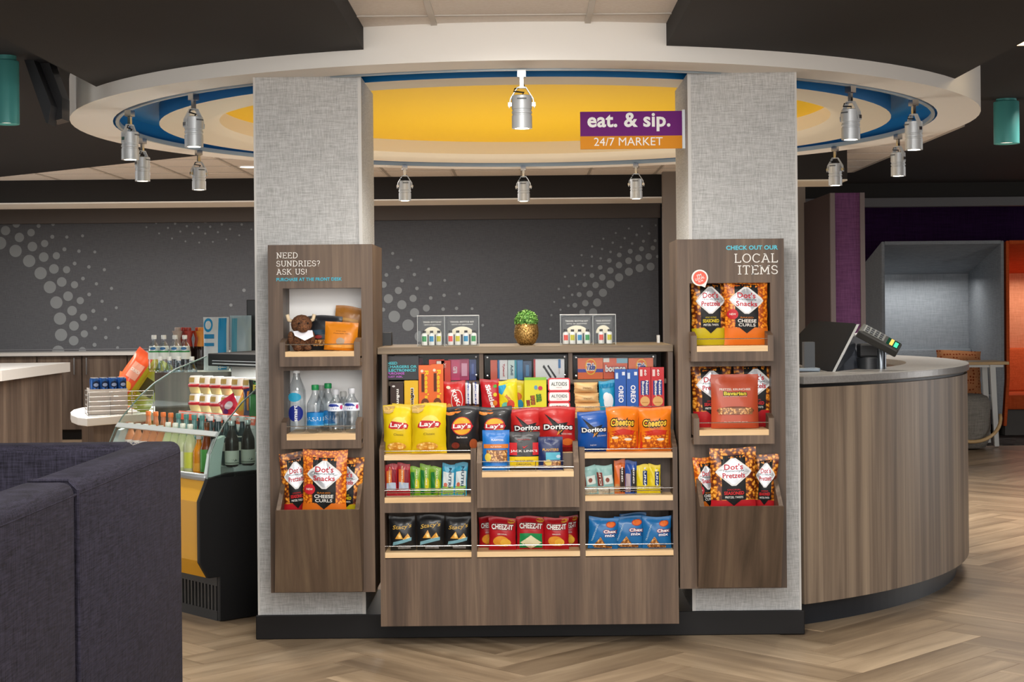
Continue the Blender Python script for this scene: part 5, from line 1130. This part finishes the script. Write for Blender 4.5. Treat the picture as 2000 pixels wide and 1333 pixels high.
# --- on the ledge
def kit(label, x0, x1, yt, cols, xs2):
    Y = 6.98; A, B_ = px_x(x0, Y, 640), px_x(x1, Y, 640); zt2 = px_z((x0+x1)/2, yt, Y)
    t = empty('acrylic_holder', ((A+B_)/2, Y, LZ), 0, label, 'holder', 'clear acrylic holders on the ledge')
    d = .055; e_ = .003; mid = px_x(x0+(x1-x0)*(.44 if len(cols) == 7 else .59), Y, 640)
    for nm, bx in (('wall', (A, B_, Y-d, Y-d+e_, LZ, zt2)), ('wall', (A, B_, Y+d-e_, Y+d, LZ, zt2)), ('wall', (A, A+e_, Y-d, Y+d, LZ, zt2)), ('wall', (B_-e_, B_, Y-d, Y+d, LZ, zt2)), ('divider', (mid, mid+e_, Y-d, Y+d, LZ, zt2)), ('base', (A, B_, Y-d, Y+d, LZ+.0005, LZ+.0035))):
        put(MB().box(*bx), nm, ACRYL, t)
    for zz in (zt2, ): put(MB().tube([(A, Y-d, zz), (B_, Y-d, zz), (B_, Y+d, zz), (A, Y+d, zz), (A, Y-d, zz)], .0022, 6), 'rim', mat('#dfe3e3', .15, .4), t)
    for x in (A, B_, mid): put(MB().tube([(x, Y-d, LZ), (x, Y-d, zt2)], .0018, 6), 'edge', mat('#cfd4d4', .15, .4), t)
    for j, (xa, xb) in enumerate(((A+.01, mid-.006), (mid+.008, B_-.01))):
        c = empty('travel_kit_card', ((xa+xb)/2, Y+.02, LZ+.004), 0, 'black backing card of the '+('left' if j == 0 else 'right')+' toiletry kit in the '+('left' if x0 < 1000 else 'right')+' acrylic holder', 'card')
        put(MB().box(xa, xb, Y+.018, Y+.022, LZ+.004, zt2-.012), 'card', mat('#2c2a2b', .25), c)
        arcp = [((xa+xb)/2+(xb-xa)*.40*math.cos(R(q)), LZ+.05+.035*math.sin(R(q))) for q in range(0, 181, 12)]
        put(MB().prism(arcp, 'y', Y+.014, Y+.017), 'print', mat('#d8cfb8', .4), c)
        lb = MB()
        for i, wd in enumerate((.8, .7)): 
            flat_text(lb, lambda a, b, l=0: (a, Y+.0165, b), ('TRAVEL BOTTLE KIT', 'carry on approved')[i], (xa+xb)/2, zt2-.028-.012*i, wd=(xb-xa)*wd, ht=.007, bold=.02)
        put(lb, 'lettering', mat('#cfcac4', .5), c)
    for i, (c, xx) in enumerate(zip(cols, xs2)):
        nm = {'#2f8a4c': 'green', '#2280ae': 'blue', '#b9b022': 'olive yellow', '#d2493e': 'red'}[c]
        bx = px_x(xx, Y-.015, 650)
        tb = empty('travel_bottle', (bx, Y-.018, LZ+.004), 0, 'white travel bottle with %s label, %s from left in the %s holder' % (nm, ('first', 'second', 'third', 'fourth', 'fifth', 'sixth', 'seventh')[i], 'left' if x0 < 1000 else 'right'), 'bottle', 'travel bottles in the acrylic holders')
        put(MB().lathe([(.012, 0), (.0135, .003), (.0135, .044), (.011, .051), (.006, .053), (.006, .056)], n=16, cap=False), 'bottle_body', mat('#e6e5e1', .4), tb, smooth=True, world=False)
        put(MB().lathe([(.0075, .054), (.0075, .064), (0, .064)], n=14, cap=False), 'cap', mat('#33302f', .4), tb, smooth='auto', world=False)
        put(MB().grid(lambda u, v: (.0142*math.sin(u), -.0142*math.cos(u), .016+.024*v), 6, 1, -.72, .72), 'label', mat(c, .5), tb, world=False)
G_, B2_, Y_, R_ = '#2f8a4c', '#2280ae', '#b9b022', '#d2493e'
kit('clear acrylic holder with travel bottle kits left of the plant', 817, 936, 617, [G_, B2_, Y_, R_, Y_, B2_, G_], (829, 843, 857, 880, 894, 910, 925))
kit('clear acrylic holder with travel bottle kits right of the plant', 1094, 1201, 615, [R_, Y_, B2_, G_, R_, Y_], (1105, 1118, 1132, 1147, 1174, 1190))
# plant
Y = 6.98; pxc = px_x(1028, Y, 650); zr = px_z(1028, 632, Y)
t = empty('potted_plant', (pxc, Y, LZ), 0, 'round green plant in a hammered gold pot on the ledge', 'plant')
GOLD = speck('hammered_gold', '#6a4a20', '#d9b06a', 180, .3, 3, 1.0); GOLD.node_tree.nodes['Principled BSDF'].inputs['Metallic'].default_value = .85
hp_ = zr-LZ; prof = [(0, .001), (.028, 0), (.040, .010), (.052, .035), (.055, .055), (.051, hp_*.86), (.046, hp_), (.041, hp_), (.041, hp_-.012), (0, hp_-.012)]
rows = 26; V = MB().lathe([(r, z) for r, z in prof], n=40, cap=False)
V.xf(lambda x, y, z: ((x*(1+.025*math.sin(11*math.atan2(y, x)+z*400)*math.sin(z*330))) , y*(1+.025*math.sin(11*math.atan2(y, x)+z*400)*math.sin(z*330)), z) if .01 < z < hp_-.008 else (x, y, z))
put(V, 'pot', GOLD, t, smooth=True, world=False)
put(MB().lathe([(0, hp_-.010), (.041, hp_-.010)], n=24, cap=False), 'soil', mat('#2b2018', .95), t, world=False)
rs = random.Random(4); lf = [MB(), MB(), MB()]
for i in range(1500):
    th_ = rs.uniform(0, 2*PI); ph = math.acos(rs.uniform(-.25, 1)); q = rs.uniform(.72, 1.0)
    c = Vector((.054*q*math.sin(ph)*math.cos(th_), .054*q*math.sin(ph)*math.sin(th_), hp_+.010+.052*q*math.cos(ph)))
    n = Vector((math.sin(ph)*math.cos(th_), math.sin(ph)*math.sin(th_), math.cos(ph)))+Vector((rs.uniform(-.7, .7), rs.uniform(-.7, .7), rs.uniform(-.4, .9)))
    n.normalize(); s1 = n.cross(Vector((rs.random(), rs.random(), rs.random()))).normalized(); s2 = n.cross(s1); L1 = rs.uniform(.005, .009); W1 = L1*.45
    lf[i % 3].add([c-s1*W1, c+s2*L1-n*.001, c+s1*W1, c-s2*L1*.8], [(0, 1, 2, 3)])
for k, c in enumerate(('#3f6e2a', '#5c8f3a', '#86b25a')):
    tag(put(lf[k], 'leaves', mat(c, .6), t, world=False), kind='stuff')
put(MB().ell((0, 0, hp_+.012), (.040, .040, .040)), 'foliage_core', mat('#2c4a1e', .9), t, smooth=True, world=False)
o = put(MB().box(px_x(748, 7.2, 655), px_x(765, 7.2, 655), 7.17, 7.25, LZ, px_z(757, 650, 7.2)), 'card_box', mat('#2a2b2d', .5)); tag(o, 'small black box on the ledge beside the left column', 'box')
o = put(MB().box(px_x(1283, 7.2, 655), px_x(1287.5, 7.2, 655), 7.17, 7.22, LZ, px_z(1285, 655, 7.2)), 'card_box', mat('#cfcdca', .5)); tag(o, 'small white box on the ledge beside the right column', 'box')
# ================================================================== DRINKS COOLER
ORD = ('first', 'second', 'third', 'fourth', 'fifth', 'sixth', 'seventh', 'eighth', 'ninth', 'tenth', 'eleventh')
O_ = (-1.405, 7.21, 0); CA = R(-47)
t = empty('drinks_cooler', O_, CA, 'black and yellow open front drinks cooler with curved glass left of the left column', 'cooler'); K = t
KM = WM[t.name]
def kp(x, y, z): return KM @ Vector((x, y, z))
CWd = .945
def kput(mb, name, m, **k): return put(mb, name, m, K, world=False, **k)
low = [(0, .0), (0, .205), (-.06, .205), (-.105, .28), (-.105, .56), (-.06, .66), (.05, .68), (.80, .68), (.80, 0)]
th = .022
for x in (-CWd, -th): 
    kput(MB().prism(low, 'x', x, x+th), 'end_panel', mat('#0e0e10', .55), bevel=.003)
kput(MB().prism([(-.055, .205), (-.095, .285), (-.095, .555), (-.05, .655), (-.03, .655), (-.03, .205)], 'x', -CWd+th, -th), 'front_panel', mat('#f2b21c', .4))
kput(MB().tube([(-CWd+th, -.052, .663), (-th, -.052, .663)], .017, 10), 'front_rail', mat('#b9bdbf', .35, .5), smooth=True)
kput(MB().box(-CWd+th, -th, .02, .78, .02, .20), 'base', BLACK)
gr = MB()
kput(MB().box(-CWd+th, -th, -.001, .02, 0, .045).box(-CWd+th, -th, -.001, .02, .16, .205), 'kick_panel', BLACK)
for i in range(30):
    x = -CWd+th+.02+i*.0295; kput(MB().box(x, x+.012, .0, .012, .045, .16), 'slat', mat('#3c3b3a', .4, .4))
kput(MB().box(-CWd+th, -th, -.03, .78, .60, .625), 'deck', mat('#cfd6d6', .3, .3))
kput(MB().box(-CWd, 0, .74, .80, .66, 1.19), 'rear_panel', mat('#8f9699', .4, .3))
# glass end profiles
gp = [(-.06, .66), (-.045, .77), (-.012, .84), (.03, .90), (.13, 1.0), (.21, 1.06), (.34, 1.13), (.52, 1.19), (.74, 1.19), (.74, .66)]
for x in (-CWd, -.006): 
    kput(MB().prism(gp, 'x', x, x+.006), 'end_glass', GLASS)
    kput(MB().tube([(x+.003, a, b) for a, b in gp[:8]], .0035, 6), 'glass_edge', mat('#5d6f68', .2))
for x in (-CWd+.008, -.05):
    kput(MB().prism([(-.05, .665), (-.03, .77), (.0, .835), (.045, .85), (.03, .78), (.02, .70), (.02, .665)], 'x', x, x+.035), 'shelf_bracket', mat('#bccbc6', .35, .2))
kput(MB().prism([(-.016, .852), (.0, .872), (.012, .868), (-.004, .846)], 'x', -CWd+.01, -.01), 'sill_bar', mat('#dfe6e6', .3, .2))
kput(MB().box(-CWd+.01, -.01, .012, .20, .868, .874), 'upper_glass', GLASS)
kput(MB().prism([(.53, 1.14), (.53, 1.205), (.86, 1.215), (.86, 1.14)], 'x', -CWd, 0), 'roof_box', mat('#121314', .55, spec=.2), bevel=.004)
kput(MB().box(-CWd+.05, -.05, .525, .53, 1.150, 1.156).box(-CWd+.05, -.05, .525, .53, 1.166, 1.170), 'vent_slot', mat('#8d9294', .4, .4))
# price strip shelf
SH = .925
kput(MB().box(-.72, -.03, .22, .70, SH-.01, SH), 'inner_shelf', mat('#c7cccb', .3, .4))
kput(MB().prism([(.215, SH-.038), (.222, SH+.004), (.226, SH+.004), (.219, SH-.038)], 'x', -.72, -.03), 'price_strip', mat('#e8572c', .4))
mb = MB(); flat_text(mb, lambda a, b, l=0: (a, .213+(b-(SH-.038))*.16, b), 'CRAVING A LITTLE SOMETHING EXTRA?', -.255, SH-.017, wd=.44, ht=.018, bold=.03)
kput(mb, 'lettering', mat('#f6e6da', .5))
kput(MB().box(-CWd+th, -th, .66, .74, .63, 1.14), 'rear_liner', mat('#6d6a66', .5))
mb = MB(); flat_text(mb, lambda a, b, l=0: (.0012, a, b), 'Fogel', .33, .30, wd=.16, ht=.05, shear=.3)
kput(mb, 'lettering', mat('#2c2c2e', .3))
cl = area('cooler_strip_light', tuple(kp(-.47, .50, 1.125)), .85, .06, 9, (.95, 1, 1), (0, 0, CA))
kr = R(0)
def kbottle(x, y, z, r, h, body, cap, label, group, bands=(), prints=None, liquid=None, neck=.36, rz=0, name='drink_bottle', capr=None):
    p = kp(x, y, z); return bottle(name, label, 'bottle', p.x, p.y, p.z, r, h, body, cap, bands, neck=neck, group=group, prints=prints, liquid=liquid, rz=CA*.45+rz, capr=capr)
WH = mat('#e4e6e4', .4); ORC = mat('#e07a3a', .4); DKB = mat('#241915', .25); AMB = mat('#7a3b14', .25)
for i in range(5):
    kbottle(-.885+i*.073, .045, .655, .031, .215, mat('#c98a63', .3), WH, 'orange and cream coffee bottle at the cooler front left, %s from the left' % ORD[i], 'orange coffee bottles in the cooler', [(.30, .62, '#ece6de')], prints=[('e', 0, .46, .5, .12, '#2b3a6a'), ('e', 0, .46, .32, .08, '#ece6de')], neck=.30)
for i in range(4):
    kbottle(-.515+i*.068, .04, .655, .031, .235, mat('#c6d0a2', .25), mat('#e6eadd', .4), 'pale green lemonade bottle in the cooler front row, %s from the left' % ORD[i], 'lemonade bottles in the cooler', [(.12, .44, ('#dfe3d6', '#cfd94e')[i % 2])], neck=.34, prints=[('e', 0, .3, .5, .09, '#3f8ab5')])
kbottle(-.235, .04, .655, .029, .19, mat('#d98a1c', .3), WH, 'orange juice bottle between lemonade and green labelled bottle', 'single bottles in the cooler', [(.1, .3, '#e8a838')])
kbottle(-.165, .04, .655, .031, .25, AMB, mat('#5a3a20', .4), 'amber bottle with green label at the cooler front right', 'single bottles in the cooler', [(.08, .50, '#4fa04a')], prints=[('b', -.8, .8, .30, .36, '#dfeadb')], neck=.42)
kbottle(-.095, .03, .655, .029, .20, DKB, BLACK, 'dark bottle with white label at the cooler front right corner', 'single bottles in the cooler', [(.15, .55, '#dcdcd8')], prints=[('e', 0, .35, .3, .06, '#b03038')])
for i in range(11):
    kbottle(-.87+i*.073, .135, .70, .030, .225, (mat('#b9744c', .3), mat('#5f8a88', .2), mat('#34474b', .2))[min(2, i//4)], (ORC, mat('#4f8d86', .4), WH)[min(2, i//4)], ('orange capped', 'teal capped', 'white capped')[min(2, i//4)]+' drink bottle in the cooler second row, %s from the left' % ORD[i], 'second row bottles in the cooler', [(.3, .6, '#d9d9d2')], neck=.40)
for i in range(6):
    kbottle(-.50+i*.075, .21, .70, .030, .225, mat('#2c3a40', .2), WH, 'dark drink bottle in the cooler back row, %s from the left' % ORD[i], 'back row bottles in the cooler', [(.3, .6, '#dcd4c8')], neck=.40)
kput(MB().box(-CWd+th, -th, .095, .62, .625, .698), 'riser', mat('#c5cccb', .4, .2))
for i in range(3):
    kbottle(-.045, .10+i*.088, .70, .032, .215, DKB, mat('#c9cfd0', .3, .6), 'dark coffee bottle with cream label by the cooler side glass, %s from the front' % ORD[i], 'coffee bottles behind the cooler side glass', [(.06, .36, '#c9cbc0')], prints=[('e', 0, .22, .55, .09, '#3d4a44'), ('b', -.8, .8, .08, .11, '#8e9488')], neck=.34, rz=.9)
kput(MB().box(-.10, -th, .09, .5, .698, .702), 'side_ledge', mat('#c5cccb', .4, .2))
# yogurt cups
nm = ('first', 'second', 'third', 'fourth', 'fifth', 'sixth')
for r_i in range(2):
    for i in range(6):
        if r_i == 0 and i > 3: continue
        x = -.655+i*.098; z = SH+.002+r_i*.090
        p = kp(x, .285, z)
        g = empty('yogurt_cup', p, CA, 'cream and red lidded yogurt cup in the '+('lower' if r_i == 0 else 'upper')+' tier, '+nm[i]+' from the left', 'cup', 'yogurt cups on the cooler shelf')
        put(MB().lathe([(0, .001), (.030, 0), (.038, .030), (.0385, .032)], n=20, cap=False), 'cup_body', mat('#dcc98f', .4), g, smooth='auto', world=False)
        put(MB().lathe([(.041, .032), (.042, .034), (.042, .043), (.038, .047)], n=20, cap=False), 'lid_rim', mat('#b3222e', .4), g, smooth='auto', world=False)
        put(MB().lathe([(.038, .047), (.034, .082), (.030, .087), (0, .088)], n=20, cap=False), 'dome_lid', mat('#e2dcd4', .25), g, smooth='auto', world=False)
        decals(CylSurf(lambda b: .038-.0036*(b-.047)/.035*1.0, .076, .088), [('b', -.25, .35, .62, .90, '#c9a85e'), ('e', -.35, .75, .1, .1, '#8a4a7c')], g)
def kpack(x, y, z, w_, h, d, c, label, specs, rz=0, roll=0, kind='pouch', body=None):
    p = kp(x, y, z); S = Surf(kind, w_, h, d, x*50); mb = MB()
    mb.grid(lambda u, v: S.pt(u, v, -1), 12, 12, -1, 1, 0, 1); mb.grid(lambda u, v: S.pt(-u, v, 1), 12, 12, -1, 1, 0, 1)
    o = put(mb, 'snack_pack', body or mat(c, .35, coat=.3), smooth=True); tag(o, label, 'snack pack', 'snack packs on the cooler shelf'); o.location = p; o.rotation_euler = (0, roll, CA+rz); decals(S, specs, o); return o
kpack(-.27, .25, SH+.002, .11, .09, .03, '#b51c3a', 'dark red snack pack leaning on the cooler shelf', [('e', .1, .5, .25, .2, '#e9dfe6'), ('e', -.2, .3, .15, .15, '#6e2a74')], .3, -.5)
kpack(-.19, .235, SH+.002, .07, .13, .025, '#f0921a', 'orange and yellow snack pack leaning beside the dark red one', [('e', .0, .5, .3, .3, '#f3c62a')], .3, .5)
kpack(-.11, .25, SH+.002, .08, .13, .03, '#2c2f5a', 'navy and orange snack pack on the cooler shelf near the side glass', [('b', -.2, -.05, .2, .9, '#ee8c2a'), ('b', .1, .25, .2, .9, '#ee8c2a')], .5, 0)
kpack(-.045, .25, SH+.002, .09, .17, .03, '#2f8a3e', 'green snack pack lettered P3 on the cooler shelf by the side glass', [('b', -.5, .5, .62, 1, '#2a2e28'), T('P3', 0, .80, .55, '#e9dc5a', h=.17, bold=.03)], .8, 0)
# ------------------------------------------------------------------ back bar behind the cooler with bottles and bags
bx0, bx1 = px_x(302, 8.55, 730), -.82
t = empty('back_bar', ((bx0+bx1)/2, 8.75, 0), 0, 'walnut back bar with bottles standing on it behind the cooler', 'counter')
put(MB().box(bx0, bx1, 8.55, 8.57, .0, px_z(340, 728, 8.55)), 'front_panel', DWALNUT, t)
put(MB().box(bx0, bx0+.02, 8.57, 9.15, .0, px_z(340, 728, 8.55)), 'side_panel', DWALNUT, t)
put(MB().box(bx0, bx1, 8.57, 8.70, .95, .97), 'lower_shelf', DWALNUT, t)
put(MB().box(bx0, bx1, 8.71, 9.15, 1.05, 1.092), 'upper_shelf', WSTONE, t)
for i, px in enumerate((313, 331, 349, 375)):
    bottle('water_bottle', 'small clear water bottle in the lower row, %s from the left' % nm[i], 'bottle', px_x(px, 8.635, 700), 8.635, .971, .030, px_z(px, 697, 8.635)-.971, WATERB, WH, neck=.32, group='water bottles behind the cooler', liquid=None)
for i, px in enumerate((301, 320, 342, 361)):
    bottle('water_bottle', 'green labelled water bottle on the back bar, %s from the left' % nm[i], 'bottle', px_x(px, 8.78, 680), 8.78, 1.093, .032, px_z(px, 655, 8.78)-1.093, PET, WH, bands=[(.34, .70, '#dfe6e2')], prints=[('b', -.5, .6, .44, .57, '#2c9a4c'), ('e', 0, .635, .26, .04, '#3f7ab0')], neck=.30, group='green labelled water bottles on the back bar')
for i, (px, c) in enumerate(((347, '#9a8c84'), (357, '#8a2a20'), (368, '#8a2a20'), (385, '#a03a1c'), (393, '#c07a24'))):
    bottle('wine_bottle', ('small bottle with grey foil neck', 'small dark bottle with red foil neck', 'second small dark bottle with red foil neck', 'small dark bottle with rust foil neck', 'small dark bottle with amber foil neck')[i]+' behind the water bottles', 'bottle', px_x(px, 9.0, 670), 9.0+.03*(i % 2), 1.093, .030, px_z(px, 640, 9.0)-1.093, mat('#241410', .15), mat(c, .35), neck=.45, group='foil topped bottles on the back bar', bands=[(.55, .92, c)], capr=.016)
for i, (x0, x1, yt, lab) in enumerate(((397, 447, 620, 'white and bright blue bag standing on the back bar'), (449, 491, 617, 'pale blue bag with yellow mark beside the dark post'))):
    o = P('doy', 'snack_bag', lab, 'bag', x0, x1, yt, 1.093, 8.80, ('#dfe8ee', '#a9c6d4')[i], ([('b', .10, .42, .02, .98, '#1f9ad6'), ('e', -.3, .85, .18, .13, '#1f9ad6'), ('e', -.3, .85, .12, .08, '#dfe8ee'), ('b', -.46, -.05, .60, .68, '#2a8fc6'), ('b', -.46, -.05, .46, .52, '#2a8fc6')] if i == 0 else [('b', -.4, -.15, .1, .95, '#5fb0cc'), ('b', .05, .42, .0, .35, '#d8d24a'), ('e', .22, .18, .1, .08, '#3a5a3a')]), .06, group='blue bags on the back bar')
o = put(MB().box(px_x(483, 8.95, 630), px_x(502, 8.95, 630), 8.93, 9.0, 1.093, px_z(492, 586, 8.95)), 'card_post', GLOSSB, bevel=.003); tag(o, 'black upright device standing beside the blue bags', 'device')
# ------------------------------------------------------------------ white counter, basket, cans
WZ = .75; p0 = at(170, 817, 10.05); 
t = empty('white_counter', (p0[0]+.4, p0[1]+.4, 0), 0, 'low white counter with rounded corner left of the cooler', 'counter')
pL = (px_x(140, 10.6, 800), 10.65)
poly = [(p0[0], 10.05), (px_x(330, 10.6, 803), 10.62), (px_x(330, 11.3, 780), 11.3), (px_x(175, 11.3, 780), 11.3), (px_x(158, 11.2, 780), 11.2), (px_x(145, 11.0, 790), 10.98), (px_x(140, 10.75, 797), 10.72), (px_x(142, 10.45, 805), 10.42), (px_x(154, 10.2, 812), 10.17)]
put(MB().prism(poly, 'z', WZ-.052, WZ), 'worktop', WSTONE, t, bevel=.004)
poly = [(p0[0]+.02, 10.13), (px_x(330, 10.7, 803), 10.70), (px_x(330, 11.2, 780), 11.2), (px_x(175, 11.2, 780), 11.2), (px_x(158, 10.6), 10.6)]
put(MB().prism(poly, 'z', 0, WZ-.052), 'wood_base', DWALNUT, t)
bs0, bs1 = Vector((px_x(173, 10.22, 810), 10.22, WZ)), Vector((px_x(300, 10.36, 805), 10.36, WZ))
dd = (bs1-bs0).normalized(); bw = (bs1-bs0).length; ang = math.atan2(dd.y, dd.x)
t = empty('wire_basket', bs0, ang, 'silver wire basket of canned drinks on the white counter', 'basket')
BD, BH = .30, .155
for k in range(6):
    z = .004+k*BH/5
    put(MB().tube([(0, 0, z), (bw, 0, z), (bw, BD, z), (0, BD, z), (0, 0, z)], .0026, 6), 'wire', CHROME, t, world=False)
for i in range(4):
    x = bw*i/3
    put(MB().tube([(x, 0, 0), (x, 0, BH)], .0026, 6), 'wire', CHROME, t, world=False); put(MB().tube([(x, BD, 0), (x, BD, BH)], .0026, 6), 'wire', CHROME, t, world=False)
BM = WM[t.name]
tray = put(MB().box(0, .24, 0, .002, 0, .168).box(0, .24, .26, .262, 0, .168).box(0, .002, 0, .262, 0, .168).box(.238, .24, 0, .262, 0, .168).box(0, .24, 0, .262, 0, .002), 'can_tray', mat('#a9a199', .8)); tag(tray, 'grey cardboard tray holding blue cans inside the wire basket', 'tray')
tray.location = BM @ Vector((.010, .010, .008)); tray.rotation_euler = (0, 0, ang)
for i in range(4):
    for j in range(2):
        q = BM @ Vector((.045+i*.0575, .045+j*.066, .137))
        c = empty('drink_can', q, ang+.2, 'blue soda can in the %s row, %s from the left' % (('front', 'back')[j], nm[i]), 'can', 'blue cans in the wire basket')
        put(MB().lathe([(.022, 0), (.028, .006), (.0285, .012), (.0285, .100), (.0235, .110)], n=20, cap=False), 'can_body', mat('#27508c', .25, .5), c, smooth=True, world=False)
        put(MB().lathe([(.0235, .110), (.0245, .112), (.0225, .112), (.0215, .109), (0, .109)], n=20, cap=False), 'can_top', mat('#b9bcc2', .3, .8), c, smooth='auto', world=False)
        decals(CylSurf(lambda b: .0285, .057, .112), [('e', 0, .62, .42, .20, '#12203f'), ('e', 0, .60, .30, .10, '#8f9fc4')], c)
# leaning crisps bags at basket
def lean(x, y, z, w_, h, c, label, specs, rot, d=.07):
    S = Surf('pouch', w_, h, d, 5, .07); mb = MB(); mb.grid(lambda u, v: S.pt(u, v, -1), 14, 16, -1, 1, 0, 1); mb.grid(lambda u, v: S.pt(-u, v, 1), 14, 16, -1, 1, 0, 1)
    o = put(mb, 'snack_bag', mat(c, .3, coat=.3), smooth=True); tag(o, label, 'snack bag', 'bags leaning in the wire basket'); o.location = (x, y, z); o.rotation_euler = rot; decals(S, specs, o); return o
q = at(222, 800, 10.45)
lean(q[0]-.05, 10.50, WZ+.02, .155, .47, '#d9522c', 'large orange and yellow snack bag leaning diagonally in the wire basket', [('b', .30, .49, .02, .98, '#b7b021'), ('b', -.3, .2, .55, .80, '#e8a48c'), ('b', -.3, .25, .16, .30, '#a8281c'), ('e', 0, .42, .22, .08, '#f0b43a'), T('CRUNCH', -.05, .68, .42, '#f6ece0', h=.05, bold=.03)], (-.10, .62, .25))
q = at(262, 800, 10.6)
lean(q[0], 10.62, WZ+.02, .17, .38, '#8d9a26', 'olive green snack bag leaning behind the large orange one', [('b', -.3, .3, .3, .6, '#4c4a1c')], (-.10, .58, .1), .05)
q = at(245, 798, 10.8)
lean(q[0]-.02, 10.85, WZ+.02, .16, .24, '#c9713c', 'small orange bag at the back of the wire basket', [('b', -.3, .3, .4, .7, '#e6d2b8')], (-.05, .2, 0), .05)
